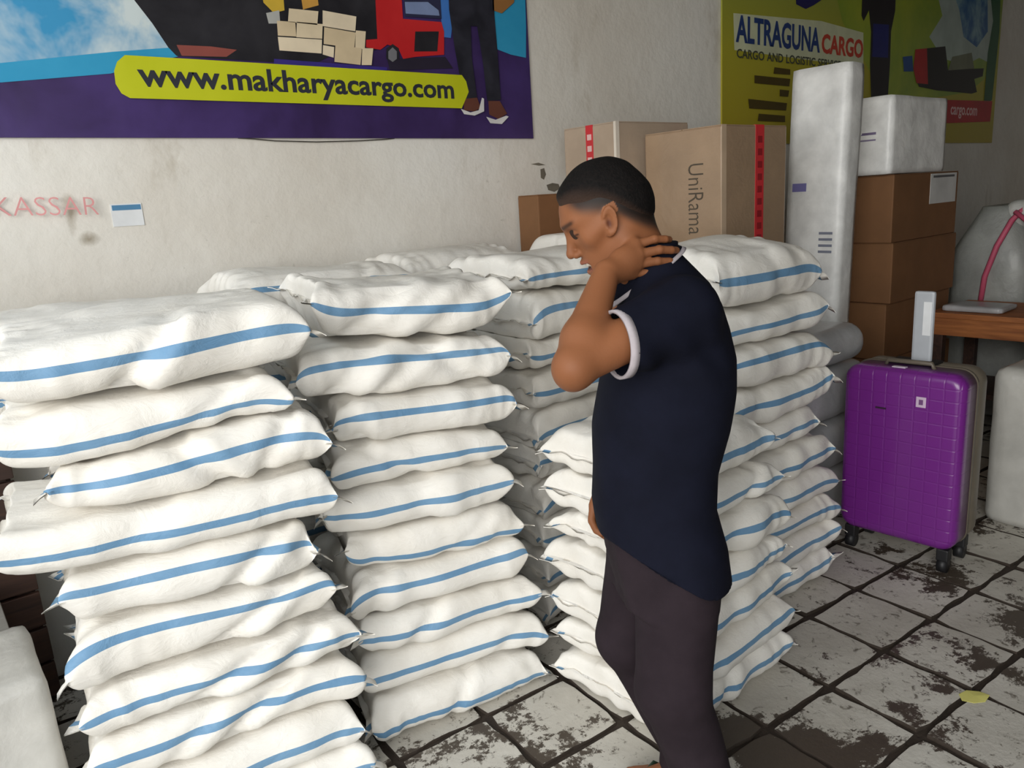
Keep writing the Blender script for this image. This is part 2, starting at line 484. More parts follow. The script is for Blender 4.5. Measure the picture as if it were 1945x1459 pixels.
ORD = ['topmost', 'second', 'third', 'fourth', 'fifth', 'sixth', 'seventh', 'eighth', 'ninth', 'tenth', 'eleventh']
NSACK = [0]
def stack(where, cx, cy, rz, ext, zs, seed, W=0.46, tilt=None, group=None, stripes=None, creases=None, yoff=None, rots=None, wr=1.0, toplabel=None, blunt=None):
    """ext: list of (xl, xr) in the stack's own frame, top first.  zs: interface heights, bottom first (n+1)."""
    n = len(ext)
    rs = np.random.RandomState(seed)
    tilt = tilt or [(0, 0)] * (n + 1)          # bottom first, per interface: slope along x, y
    ph = rs.uniform(0, 6, (n + 1, 3))
    def iface(k):
        z0 = zs[k]; tx, ty = tilt[k]; p = ph[k]
        amp = 0.0 if k == 0 else 0.006
        return lambda x, y: z0 + tx * x + ty * y + amp * (np.sin(7 * x + p[0]) + np.sin(9 * y + p[1]) + 0.6 * np.sin(11 * x - 8 * y + p[2]))
    for t in range(n):                          # t = 0 is the top sack
        k = n - 1 - t
        xl, xr = ext[t]; L = xr - xl - 0.035; xm = (xl + xr) / 2
        ym = (yoff[t] if yoff else rs.uniform(-0.012, 0.012)); ra = R(rots[t] if rots else rs.uniform(-1.5, 1.5))
        f0, f1 = iface(k), iface(k + 1)
        def tr(f, xm=xm, ym=ym, ra=ra):
            return lambda x, y: f(xm + x * math.cos(ra) - y * math.sin(ra), ym + x * math.sin(ra) + y * math.cos(ra))
        sp = (stripes[t] if stripes else rs.uniform(-0.012, 0.022))
        cr = creases[t] if creases and creases[t] else ([(rs.uniform(-0.2, 0.2), rs.uniform(0.004, 0.014), rs.uniform(0.02, 0.05), rs.uniform(-1, 1))] if rs.rand() < 0.7 else None)
        NSACK[0] += 1; sd = seed * 31 + t
        me, ec = sack_mesh(sd, L, W + rs.uniform(-0.012, 0.012), tr(f0), tr(f1), sp, cr, wr, top=(t == 0), blunt=blunt)
        o = link('woven_sack', me)
        co, si = math.cos(rz), math.sin(rz)
        o.location = (cx + xm * co - ym * si, cy + xm * si + ym * co, 0)
        o.rotation_euler = (0, 0, rz + ra)
        pos = ORD[t] + ' from top'
        if t == n - 1: pos = 'the lowest one'
        lab = toplabel if (t == 0 and toplabel) else 'white striped sack, %s %s' % (pos, where)
        tag(o, lab, 'sack', group)
        for e, sgn in ((0, -1), (1, 1)):
            link('hem', hem_mesh(sd * 2 + e, ec[e], sgn, W, tr(f0), tr(f1), t == 0, short=bool(blunt)), None, o)

def lin(n, h, jit=0.004, seed=0):
    r = random.Random(seed); return [0.0] + [h * (i + 1) / n + (r.uniform(-jit, jit) if i < n - 1 else 0) for i in range(n)]

# A: nearest stack on the left
zA = [0, 0.135, 0.262, 0.398, 0.525, 0.66, 0.79, 0.915, 1.045, 1.165, 1.315]
tA = [(0, 0), (0, 0), (0.0, 0), (0.0, 0), (-.02, 0), (-.03, 0), (-.02, 0), (0.02, 0), (0.06, 0), (0.07, 0), (0.09, 0.02)]
cA = 0.51
eA = [(-.385, .275), (-.395, .22), (-.30, .30), (-.43, .29), (-.33, .24), (-.34, .26), (-.34, .31), (-.35, .30), (-.35, .29), (-.34, .30)]
stack('of the front left stack', cA, 1.925, R(-10), eA, zA, 11, 0.47, tA, 'front left stack of sacks',
      stripes=[0.006, -0.02, 0.012, -0.006, 0.02, 0.03, 0.0, 0.01, 0.0, 0.0],
      creases=[[(-0.03, 0.026, 0.03, 0.8)], [(0.12, 0.008, 0.03, 1.2)], [(0.0, 0.018, 0.028, -0.8), (0.16, 0.012, 0.025, 0.6)], None, [(0.12, 0.02, 0.03, 1)], [(0.1, 0.02, 0.035, 1.5)], [(0.0, 0.02, 0.04, 1.6), (0.16, 0.012, 0.03, 1)], [(0.05, 0.022, 0.03, 1.2), (-.1, .012, .03, 1)], None, None],
      toplabel='white striped sack topping the front left stack, creased in its middle')
# B: second stack from the left
zB = [0, 0.13, 0.255, 0.385, 0.515, 0.635, 0.765, 0.89, 1.015, 1.15, 1.32]
tB = [(0, 0)] + [(-.05, 0)] * 9 + [(-.06, 0.03)]
eB = [(-.325, .245), (-.39, .23), (-.325, .235), (-.335, .205), (-.385, .20), (-.32, .24), (-.33, .24), (-.325, .27), (-.32, .30), (-.315, .29)]
stack('of the stack just left of the man', 1.17, 1.945, R(-11), eB, zB, 23, 0.46, tB, 'stack of sacks left of the man',
      stripes=[0.0, 0.025, 0.02, -0.005, 0.0, -0.028, 0.02, 0.0, 0.0, -0.02],
      creases=[[(-0.12, 0.02, 0.05, 1.0), (-0.02, 0.014, 0.04, 1.3), (0.1, 0.01, 0.04, 1.2)], [(-0.16, 0.02, 0.04, 0.8), (-0.02, 0.014, 0.035, 1.5), (0.12, .012, .04, -1)], [(-.22, .014, .03, -.5)], [(-.1, .01, .03, -1.4)], None, [(.1, .006, .03, 1.5)], [(-.2, .012, .03, .3)], [(-.1, .014, .03, .8)], None, [(-.02, .012, .02, .6)]],
      toplabel='crumpled white striped sack topping the stack left of the man')
# C: low stack directly behind the man
zC = [0, 0.118, 0.238, 0.362, 0.485, 0.605, 0.725, 0.865]
eC = [(-.30, .22), (-.30, .26), (-.29, .27), (-.30, .30), (-.29, .34), (-.28, .33), (-.29, .34)]
stack('of the low stack behind the man', 1.70, 1.42, R(0), eC, zC, 37, 0.47, None, 'low stack of sacks behind the man',
      stripes=[0.0, 0.0, .01, 0.0, 0.0, 0.01, 0.0], blunt=0.04, toplabel='plump white sack topping the low stack behind the man')
# D: tall stack right of the man
zD = [0, 0.12, 0.245, 0.37, 0.495, 0.615, 0.735, 0.86, 0.98, 1.115, 1.325]
zD = [0, 0.115, 0.235, 0.35, 0.465, 0.585, 0.715, 0.85, 0.985, 1.125, 1.325]
tD = [(0, 0)] + [(0.02, 0)] * 8 + [(0.04, 0), (0.0, 0)]
eD = [(-.34, .23), (-.31, .28), (-.30, .28), (-.28, .32), (-.27, .27), (-.26, .34), (-.24, .38), (-.24, .38), (-.22, .38), (-.22, .38)]
stack('of the tall stack beside the purple suitcase', 2.30, 1.63, R(-3), eD, zD, 41, 0.46, tD, 'tall stack of sacks beside the suitcase',
      stripes=[0.0, 0.0, 0.03, 0.01, 0.0, 0.0, 0.0, .01, .01, .01], toplabel='fat white sack with blue stripe topping the tall stack beside suitcase')
# rear stacks against the wall
stack('of the stack behind the front left stack', 0.46, 2.515, R(-2), [(-.36, .31), (-.36, .29), (-.31, .30), (-.215, .29), (-.215, .29), (-.215, .29), (-.215, .29), (-.215, .29), (-.215, .29), (-.215, .29)],
      lin(10, 1.285, .004, 3), 53, 0.46, None, 'stack behind the front left stack', stripes=[-.06] + [0.0] * 9, toplabel='flat white sack lying against the wall behind front left stack')
stack('of the rear stack between two front stacks', 1.12, 2.545, R(-4), [(-.32, .34), (-.30, .30), (-.31, .31), (-.30, .30), (-.30, .31), (-.3, .3), (-.3, .3), (-.3, .3), (-.3, .3), (-.3, .3)],
      lin(10, 1.325, .004, 4), 67, 0.46, [(0, 0)] * 10 + [(-.03, -.02)], 'rear stack between the two front stacks', toplabel='white sack with drooping dog ear topping rear stack, left of centre')
stack('of the rear stack behind the raised elbow', 1.90, 2.15, R(4), [(-.33, .32), (-.30, .30), (-.31, .31), (-.33, .28), (-.30, .31), (-.3, .3), (-.3, .3), (-.3, .3), (-.3, .3), (-.3, .3)],
      lin(10, 1.32, .004, 5), 71, 0.46, [(0, 0)] * 9 + [(-.04, 0), (-.04, .0)], 'rear stack behind the raised elbow', toplabel='bluish white sack on the rear stack behind the raised forearm')
stack('of the back stack at the bare wall', 1.78, 2.665, R(0), [(-.30, .28), (-.3, .3), (-.3, .3), (-.3, .3), (-.3, .3), (-.3, .3), (-.3, .3), (-.3, .3), (-.3, .3), (-.3, .3)],
      lin(10, 1.325, .004, 6), 83, 0.40, None, 'back stack of sacks at the wall', stripes=[-.06] + [0.0] * 9, toplabel='small white sack end peeking up against the bare wall')
stack('of the back stack under the cartons', 2.41, 2.50, R(3), [(-.14, .14)] * 10,
      lin(10, 1.35, .004, 7), 97, 0.40, None, 'back stack of sacks behind the face', toplabel="white sack peeking out behind the man's nose")

# ------------------------------------------------------------------ banners on the wall
ART1 = {
    'sky': [(-0.6, 2.74), (0.75, 2.74), (0.815, 2.219), (0.861, 2.151), (0.9, 2.08), (0.922, 2.055), (0.708, 2.009), (0.39, 1.946), (-0.6, 1.907)],
    'cyan': [(-0.6, 1.969), (0.4, 2.002), (0.724, 2.055), (0.913, 2.081), (0.927, 2.053), (0.704, 1.987), (0.39, 1.946), (-0.6, 1.911)],
    'dark': [(0.75, 2.74), (0.815, 2.219), (0.861, 2.151), (0.9, 2.08), (0.922, 2.055), (1.075, 2.054), (1.269, 2.055), (1.438, 2.061), (1.531, 2.104), (1.708, 2.125), (1.747, 2.314), (1.767, 2.74)],
    'red_bit': [(0.928, 2.09), (1.044, 2.093), (1.136, 2.088), (1.095, 2.062), (0.94, 2.056)],
    'blue_floor': [(1.271, 2.066), (1.75, 2.062), (1.748, 2.046), (1.268, 2.047)],
    'fork1': [(1.247, 2.74), (1.354, 2.74), (1.335, 2.237), (1.292, 2.224), (1.257, 2.256)],
    'fork2': [(1.385, 2.74), (1.459, 2.74), (1.475, 2.268), (1.409, 2.247)],
    'steel': [(1.262, 2.221), (1.314, 2.235), (1.312, 2.19), (1.267, 2.186)],
    'box1': [(1.352, 2.245), (1.47, 2.246), (1.459, 2.197), (1.342, 2.198)],
    'box2': [(1.488, 2.251), (1.63, 2.242), (1.619, 2.187), (1.481, 2.195)],
    'box3': [(1.299, 2.198), (1.371, 2.2), (1.368, 2.149), (1.296, 2.147)],
    'box4': [(1.377, 2.201), (1.482, 2.202), (1.473, 2.149), (1.368, 2.147)],
    'box5': [(1.295, 2.143), (1.472, 2.146), (1.464, 2.096), (1.295, 2.096)],
    'box6': [(1.487, 2.192), (1.621, 2.183), (1.607, 2.125), (1.477, 2.131)],
    'box7': [(1.622, 2.191), (1.666, 2.191), (1.653, 2.124), (1.611, 2.125)],
    'box8': [(1.526, 2.13), (1.64, 2.127), (1.627, 2.064), (1.514, 2.069)],
    'box9': [(1.642, 2.127), (1.692, 2.13), (1.677, 2.066), (1.632, 2.064)],
    'box10': [(1.474, 2.127), (1.52, 2.123), (1.513, 2.084), (1.468, 2.093)],
    'truck': [(1.748, 2.74), (1.86, 2.74), (1.845, 2.253), (2.035, 2.257), (2.045, 2.221), (2.036, 2.128), (1.894, 2.111), (1.829, 2.099), (1.808, 2.142), (1.76, 2.149), (1.725, 2.127), (1.661, 2.132), (1.665, 2.16), (1.716, 2.167)],
    'glass': [(1.875, 2.74), (2.046, 2.74), (2.037, 2.27), (1.854, 2.262)],
    'glass2': [(1.86, 2.318), (1.974, 2.329), (2.024, 2.302), (2.027, 2.281), (1.86, 2.274)],
    'grille': [(1.899, 2.209), (2.018, 2.219), (2.002, 2.139), (1.886, 2.131)],
    'wheelarch': [(1.753, 2.134), (1.785, 2.153), (1.813, 2.138), (1.811, 2.098), (1.777, 2.084), (1.748, 2.094)],
    'tyre': [(1.761, 2.123), (1.783, 2.14), (1.801, 2.126), (1.798, 2.097), (1.777, 2.084), (1.758, 2.095)],
    'shadow': [(1.753, 2.095), (2.041, 2.12), (2.078, 2.076), (1.761, 2.051)],
    'streak': [(2.046, 2.74), (2.117, 2.74), (2.106, 2.309), (2.079, 2.198), (2.035, 2.199)],
    'cyanr': [(2.321, 2.74), (2.522, 2.74), (2.509, 2.28), (2.498, 2.144), (2.408, 2.152), (2.332, 2.169), (2.297, 2.284)],
    'cyanr2': [(2.185, 2.258), (2.222, 2.256), (2.222, 2.196), (2.193, 2.186), (2.178, 2.21)],
    'legs': [(2.095, 2.74), (2.336, 2.74), (2.323, 2.308), (2.327, 2.178), (2.33, 1.954), (2.251, 1.947), (2.241, 2.106), (2.222, 2.256), (2.187, 2.254), (2.181, 2.124), (2.195, 1.959), (2.122, 1.952), (2.092, 2.161), (2.078, 2.307)],
    'hand': [(2.327, 2.74), (2.504, 2.74), (2.441, 2.374), (2.366, 2.321), (2.316, 2.329)],
    'shoe1': [(2.122, 1.952), (2.195, 1.959), (2.212, 1.917), (2.175, 1.901), (2.118, 1.904)],
    'shoe2': [(2.257, 1.947), (2.323, 1.949), (2.362, 1.895), (2.308, 1.871), (2.257, 1.889)],
    'sole1': [(2.101, 1.91), (2.152, 1.896), (2.199, 1.906), (2.222, 1.96), (2.233, 1.956), (2.229, 1.902), (2.174, 1.883), (2.117, 1.888)],
    'sole2': [(2.239, 1.879), (2.292, 1.867), (2.355, 1.886), (2.37, 1.882), (2.327, 1.849), (2.26, 1.852)],
    'bar': [(0.715, 1.995), (0.729, 2.024), (0.756, 2.046), (2.12, 2.05), (2.141, 2.025), (2.151, 1.982), (2.107, 1.912), (0.75, 1.912), (0.726, 1.926), (0.713, 1.955)],
}
ART2 = {
    'green': [(5.041, 3.04), (8.261, 3.04), (8.051, 2.955), (7.976, 2.476), (7.78, 2.292), (7.467, 2.172), (6.859, 2.11), (6.141, 2.068), (5.803, 2.202), (5.332, 2.548)],
    'pale': [(4.103, 2.484), (5.065, 2.525), (5.623, 2.498), (5.643, 2.272), (4.115, 2.285)],
    'cloud': [(6.613, 3.04), (7.801, 3.04), (7.908, 2.687), (7.869, 2.426), (7.634, 2.455), (7.323, 2.375), (6.911, 2.411), (6.653, 2.549), (6.862, 2.72)],
    'globe': [(6.886, 3.04), (7.691, 3.04), (7.771, 2.676), (7.563, 2.535), (7.284, 2.597), (7.168, 2.787)],
    'greenr': [(7.735, 3.04), (7.981, 3.04), (8.024, 2.696), (7.979, 2.123), (7.8, 2.074), (7.805, 2.508), (7.867, 2.768)],
    'logo': [(4.681, 3.04), (5.059, 3.04), (5.057, 2.651), (4.963, 2.61), (4.871, 2.579), (4.76, 2.596)],
    'figure': [(5.578, 3.04), (6.06, 3.04), (6.071, 2.683), (6.022, 2.537), (6.03, 2.322), (6.023, 2.083), (5.768, 2.075), (5.731, 2.305), (5.727, 2.513), (5.684, 2.647), (5.616, 2.573), (5.584, 2.604)],
    'figblue': [(5.752, 2.567), (5.986, 2.58), (5.994, 2.356), (5.758, 2.348)],
    'truckred': [(6.423, 2.442), (6.619, 2.463), (6.674, 2.202), (6.473, 2.202), (6.406, 2.305)],
    'truckblue': [(6.223, 2.377), (6.377, 2.394), (6.409, 2.283), (6.253, 2.275)],
    'truckdark': [(6.619, 2.463), (6.945, 2.5), (7.022, 2.33), (7.74, 2.376), (7.73, 2.311), (7.556, 2.281), (7.632, 2.178), (7.524, 2.161), (7.203, 2.162), (6.852, 2.162), (6.521, 2.177), (6.49, 2.202), (6.65, 2.24)],
    'plane': [(7.086, 2.43), (7.463, 2.486), (7.54, 2.365), (7.024, 2.322)],
    'redstrip': [(5.661, 2.068), (7.981, 2.114), (7.969, 1.939), (5.678, 1.874)],
    'line1': [(4.526, 2.212), (4.704, 2.209), (4.705, 2.177), (4.516, 2.174)],
    'line2': [(4.314, 2.155), (4.706, 2.152), (4.696, 2.107), (4.315, 2.11)],
    'line3': [(4.589, 2.084), (4.697, 2.082), (4.686, 2.044), (4.59, 2.044)],
    'line4': [(4.251, 2.018), (4.675, 2.005), (4.665, 1.96), (4.263, 1.963)],
    'line5': [(4.363, 1.935), (4.654, 1.928), (4.656, 1.89), (4.353, 1.892)],
}

def poly(name, pts, y, mat, parent):
    V = [(x, y, z) for x, z in pts]
    V += [(x, y + 0.0003, z) for x, z in pts]
    n = len(pts)
    ar = sum(pts[i][0] * pts[(i + 1) % n][1] - pts[(i + 1) % n][0] * pts[i][1] for i in range(n))
    f = tuple(range(n)) if ar > 0 else tuple(range(n - 1, -1, -1))
    me = pymesh(name, V, [f])
    return link(name, me, mat, parent)
def mat_vinyl(name, c1, c2, scale=2.0, stops=(0.35, 0.65), rough=0.4, axis=None):
    t = NT(name); v = t.world()
    f = t.noise(v, scale, 5, 0.6, 0.3)
    col = t.ramp(f, [(stops[0], c1), (stops[1], c2)])
    return t.fin(col, rough, t.bump(t.noise(t.world((1, 1, 0.35)), 5, 3), 0.15, 0.02))
V_purple = mat_vinyl('purple_vinyl', srgb(52, 36, 78), srgb(70, 52, 108), 3)
V_sky = mat_vinyl('printed_cloudy_sky', srgb(60, 148, 196), srgb(206, 218, 220), 3.4, (0.42, 0.62))
V_cyan = mat_vinyl('printed_cyan', srgb(44, 148, 192), srgb(62, 162, 204))
V_dark = mat_vinyl('printed_charcoal', srgb(32, 31, 36), srgb(48, 47, 52), 6)
V_lime = mat_vinyl('printed_lime_yellow', srgb(192, 198, 30), srgb(202, 206, 42))
V_ink = flat((46, 48, 58), 0.5)
V_beige = [flat((226, 208, 176), 0.5), flat((214, 194, 160), 0.5), flat((232, 216, 188), 0.5)]
V_red = mat_vinyl('printed_red', srgb(186, 34, 38), srgb(206, 48, 50))
V_glass = flat((46, 48, 74), 0.4); V_glass2 = flat((124, 140, 178), 0.4)
V_jeans = mat_vinyl('printed_dark_jeans', srgb(34, 34, 42), srgb(52, 52, 62), 8)

ban = box('advertising_banner', (-0.62, 2.887, 1.787), (2.52, 2.897, 2.75), V_purple, None, 0)
tag(ban, 'purple vinyl banner with red truck, parcels and yellow web address bar', 'banner')
L = 2.8862
def lay(): 
    global L
    L -= 0.0005; return L
A = ART1
poly('sky_print', A['sky'], lay(), V_sky, ban); poly('cyan_print', A['cyan'], lay(), V_cyan, ban)
poly('dark_print', A['dark'], lay(), V_dark, ban); poly('red_print', A['red_bit'], lay(), flat((140, 74, 66), 0.5), ban)
poly('cyan_print', A['cyanr'], L, V_cyan, ban); poly('blue_print', A['streak'], L, flat((66, 120, 196), 0.5), ban)
poly('floor_print', A['blue_floor'], lay(), flat((58, 46, 130), 0.5), ban); poly('shadow_print', A['shadow'], L, flat((40, 34, 50), .5), ban)
poly('forklift_print', A['fork1'], L, flat((206, 172, 60), 0.5), ban); poly('forklift_print', A['fork2'], L, flat((200, 150, 70), 0.5), ban)
poly('steel_print', A['steel'], lay(), flat((176, 176, 172), 0.5), ban)
tr = poly('truck_print', A['truck'], lay(), V_red, ban)
poly('windscreen_print', A['glass'], lay(), V_glass, tr); poly('grille_print', A['grille'], L, V_dark, tr); poly('wheel_arch_print', A['wheelarch'], L, V_dark, tr)
poly('reflection_print', A['glass2'], lay(), V_glass2, tr); poly('tyre_print', A['tyre'], L, flat((120, 120, 124), .5), tr)
for i, k in enumerate(['box1', 'box2', 'box3', 'box4', 'box5', 'box6', 'box7', 'box10', 'box8', 'box9']):
    poly('parcel_print', A[k], lay() if i in (0, 8) else L, V_beige[(i * 2) % 3], ban)
lg = poly('trousers_print', A['legs'], lay(), V_jeans, ban)
poly('hand_print', A['hand'], L, flat((150, 104, 58), 0.5), ban)
for k in ('1', '2'):
    s_ = poly('shoe_print', A['shoe' + k], L - 0.0004, flat((104, 62, 50), 0.5), lg); poly('sole_print', A['sole' + k], L - 0.0008, flat((222, 220, 220), 0.5), lg)
bar = poly('web_address_bar', A['bar'], lay(), V_lime, ban)
tm = text_mesh('www.makharyacargo.com', 0.1, 0.0024, ext=0.0004)
wdt = max(v.co.x for v in tm.vertices) - min(v.co.x for v in tm.vertices)
for v in tm.vertices: v.co.x *= 1.285 / wdt; v.co.y *= 1.06
tx = link('web_address_lettering', tm, V_ink, bar); place(tx, (0.79, lay(), 1.953), (1, 0, 0), (0, 0, 1))

V_yel = None
def mat_yellow():
    t = NT('yellow_green_vinyl'); g = t.n('ShaderNodeNewGeometry'); sx = t.n('ShaderNodeSeparateXYZ'); t.l(g.outputs['Position'], sx.inputs[0])
    mr = t.n('ShaderNodeMapRange'); mr.inputs[1].default_value = 1.75; mr.inputs[2].default_value = 2.9; t.l(sx.outputs['Z'], mr.inputs[0])
    col = t.ramp(mr.outputs[0], [(0.0, srgb(172, 154, 36)), (0.45, srgb(176, 168, 50)), (1.0, srgb(144, 160, 74))])
    return t.fin(col, 0.45, t.bump(t.noise(t.world((1, 1, 0.35)), 4, 3), 0.15, 0.02))
V_yel = mat_yellow()
ban2 = box('cargo_banner', (4.0, 2.887, 1.757), (8.06, 2.897, 3.05), V_yel, None, 0)
tag(ban2, 'yellow-green vinyl banner with blue lettering on the wall behind the cartons', 'banner')
A = ART2; L = 2.8862
poly('green_print', A['green'], lay(), mat_vinyl('printed_green', srgb(120, 150, 48), srgb(168, 180, 56), 1.2), ban2)
poly('pale_print', A['pale'], lay(), flat((206, 210, 176), .5), ban2)
poly('cloud_print', A['cloud'], lay(), flat((170, 184, 176), .5), ban2); poly('globe_print', A['globe'], lay(), mat_vinyl('printed_globe', srgb(34, 96, 150), srgb(150, 186, 190), 3, (.45, .65)), ban2)
poly('green_edge_print', A['greenr'], lay(), flat((44, 92, 62), .5), ban2); poly('logo_print', A['logo'], L, flat((36, 34, 92), .5), ban2)
fg = poly('figure_print', A['figure'], lay(), flat((36, 32, 38), .5), ban2); poly('shirt_print', A['figblue'], lay(), flat((34, 40, 110), .5), fg)
td = poly('truck_print', A['truckdark'], L - .0002, flat((30, 30, 34), .5), ban2)
poly('cab_print', A['truckred'], lay(), flat((176, 40, 44), .5), td); poly('car_print', A['truckblue'], L, flat((40, 80, 140), .5), td); poly('load_print', A['plane'], L, flat((120, 124, 104), .5), td)
rs_ = poly('red_strip', A['redstrip'], lay(), flat((178, 36, 44), .5), ban2)
tx = link('strip_lettering', text_mesh('cargo.com', 0.13, 0.002, ext=.0004), flat((226, 190, 190), .5), rs_); place(tx, (7.12, lay(), 1.985), (1, 0, 0), (0, 0, 1))
tm = text_mesh('ALTRAGUNA', 0.18, 0.005, ext=.0004); w_ = max(v.co.x for v in tm.vertices)
for v in tm.vertices: v.co.x *= 0.92 / w_; v.co.y *= 1.12
tx = link('title_lettering', tm, flat((38, 62, 118), .5), ban2); place(tx, (4.13, L, 2.335), (1, 0, 0), (0, 0, 1))
tm = text_mesh('CARGO', 0.16, 0.005, ext=.0004); w_ = max(v.co.x for v in tm.vertices)
for v in tm.vertices: v.co.x *= 0.55 / w_
tx = link('title_lettering', tm, flat((196, 70, 52), .5), ban2); place(tx, (5.07, L, 2.335), (1, 0, 0), (0, 0, 1))
cxp = 4.13
for wd in ('CARGO', 'AND', 'LOGISTIC', 'SERVICE'):
    tm = text_mesh(wd, 0.07, 0.001, ext=.0004)
    for v in tm.vertices: v.co.x *= 1.16
    tx = link('caption_lettering', tm, flat((70, 74, 62), .5), ban2); place(tx, (cxp, L, 2.245), (1, 0, 0), (0, 0, 1))
    cxp += max(v.co.x for v in tm.vertices) + 0.03
for k in ('line1', 'line2', 'line3', 'line4', 'line5'):
    poly('text_line_print', A[k], L, flat((78, 64, 20), .5), ban2)

# sticker, marker writing, cable and broken plaster on the wall
st = box('wall_sticker', (0.636, 2.8965, 1.500), (0.734, 2.8995, 1.574), flat((226, 228, 230), .4), None, 0)
tag(st, 'small white and blue sticker on the bare wall left', 'sticker')
box('blue_band', (0.640, 2.8958, 1.553), (0.731, 2.8964, 1.570), flat((84, 134, 172), .4), st, 0)
gt = link('marker_writing', text_mesh('MAKASSAR', 0.085, -0.0012, ext=.0003), flat((216, 150, 150), .7)); 
place(gt, (0.175, 2.8988, 1.560), (1, 0, 0.03), (0.12, 0, 1)); tag(gt, 'faded red handwritten capitals on the plaster beside the sticker', 'writing')
cb = tube('thin_cable', [(1.10, 2.895, 1.787), (1.157, 2.893, 1.784), (1.237, 2.892, 1.777), (1.407, 2.892, 1.773), (1.592, 2.892, 1.777), (1.714, 2.893, 1.783), (1.76, 2.895, 1.787)], 0.002, flat((70, 66, 60), .5))
tag(cb, 'thin grey cable sagging under the purple banner', 'cable')
def stain(name, pts, mat):
    return poly(name, pts, 2.8992, mat, None)
wall_back = bpy.data.objects['wall_back']
for i, pts in enumerate([[(2.505, 1.67), (2.555, 1.676), (2.60, 1.664), (2.556, 1.662)], [(2.565, 1.645), (2.59, 1.65), (2.60, 1.62), (2.585, 1.595), (2.565, 1.605)],
                         [(2.60, 1.57), (2.64, 1.578), (2.68, 1.572), (2.69, 1.55), (2.65, 1.535), (2.61, 1.545)],
                         ]):
    o = poly('plaster_chip', pts, 2.8992, flat((120, 112, 98), .9, .15), wall_back)

# ------------------------------------------------------------------ cartons and packages
def carton(name, lo, hi, mat, label, tape=None, bev=0.006, rz=0.0, cat='box'):
    c = ((lo[0] + hi[0]) / 2, (lo[1] + hi[1]) / 2, lo[2]); e = empty(name, c, rz)
    hx, hy, hz = (hi[0] - lo[0]) / 2, (hi[1] - lo[1]) / 2, hi[2] - lo[2]
    box('body', (-hx, -hy, 0), (hx, hy, hz - 0.004), mat, e, bev)
    # two top flaps meeting in the middle
    box('top_flap', (-hx + .002, -hy + .002, hz - 0.0045), (hx - .002, -0.002, hz), mat, e, 0.001)
    box('top_flap', (-hx + .002, 0.002, hz - 0.0045), (hx - .002, hy - .002, hz), mat, e, 0.001)
    if tape:
        box('sealing_tape', (-hx - 0.001, -0.03, hz - 0.08), (hx + 0.001, 0.03, hz + 0.0006), tape, e, 0)
    tag(e, label, cat)
    return e, hx, hy, hz
M_buff = flat((176, 140, 96), .35)
# main plastic wrapped carton, standing on a lower one
carton('cardboard_box', (2.77, 2.0, 0), (3.24, 2.40, 0.95), M_card, 'plain carton on the floor carrying the film-wrapped carton')
e, hx, hy, hz = carton('wrapped_carton', (2.755, 1.99, 0.95), (3.23, 2.40, 1.755), M_cardpale, 'tall film-wrapped carton with vertical black lettering and red tape')
tx = link('lettering', text_mesh('UniRama', 0.115, -0.001, ext=.0004, xscale=0.72), flat((84, 74, 62), .6), e); place(tx, (-hx - 0.0012, -0.035, hz - 0.14), (0, 0, -1), (0, -1, 0))
box('red_tape', (0.0, -hy - 0.0016, 0.0), (0.062, -hy + 0.001, hz), M_red_tape, e, 0)
box('red_tape', (0.0, -hy, hz - .001), (0.062, hy, hz + 0.0016), M_red_tape, e, 0)
for k in range(12):
    box('tape_lettering', (0.014, -hy - 0.0024, 0.16 + k * 0.052), (0.048, -hy - 0.0014, 0.188 + k * 0.052), flat((150, 30, 38), .4), e, 0)
box('edge_tape', (-hx - .0016, -hy - .0016, 0), (-hx + .03, -hy + .0005, hz), flat((196, 172, 146), .35), e, 0)
e, hx, hy, hz = carton('taped_carton', (2.60, 2.43, 0), (3.10, 2.76, 1.815), M_cardold, 'tall faded carton with red tape strip, left of the wrapped carton')
box('red_tape', (-hx - .0016, -0.025, 0), (-hx + .001, 0.02, hz), M_red_tape, e, 0)
for k in range(14):
    box('tape_lettering', (-hx - .0022, -0.016, 1.1 + k * 0.05), (-hx - .0014, 0.011, 1.125 + k * 0.05), flat((232, 190, 186), .5), e, 0)
box('corner_strip', (-hx - .002, -hy - .002, 0), (-hx + .02, -hy + .012, hz), flat((222, 212, 198), .4), e, 0)
carton('small_carton', (2.40, 2.74, 0), (2.585, 2.885, 1.525), M_card, 'small brown carton at the wall behind the face')
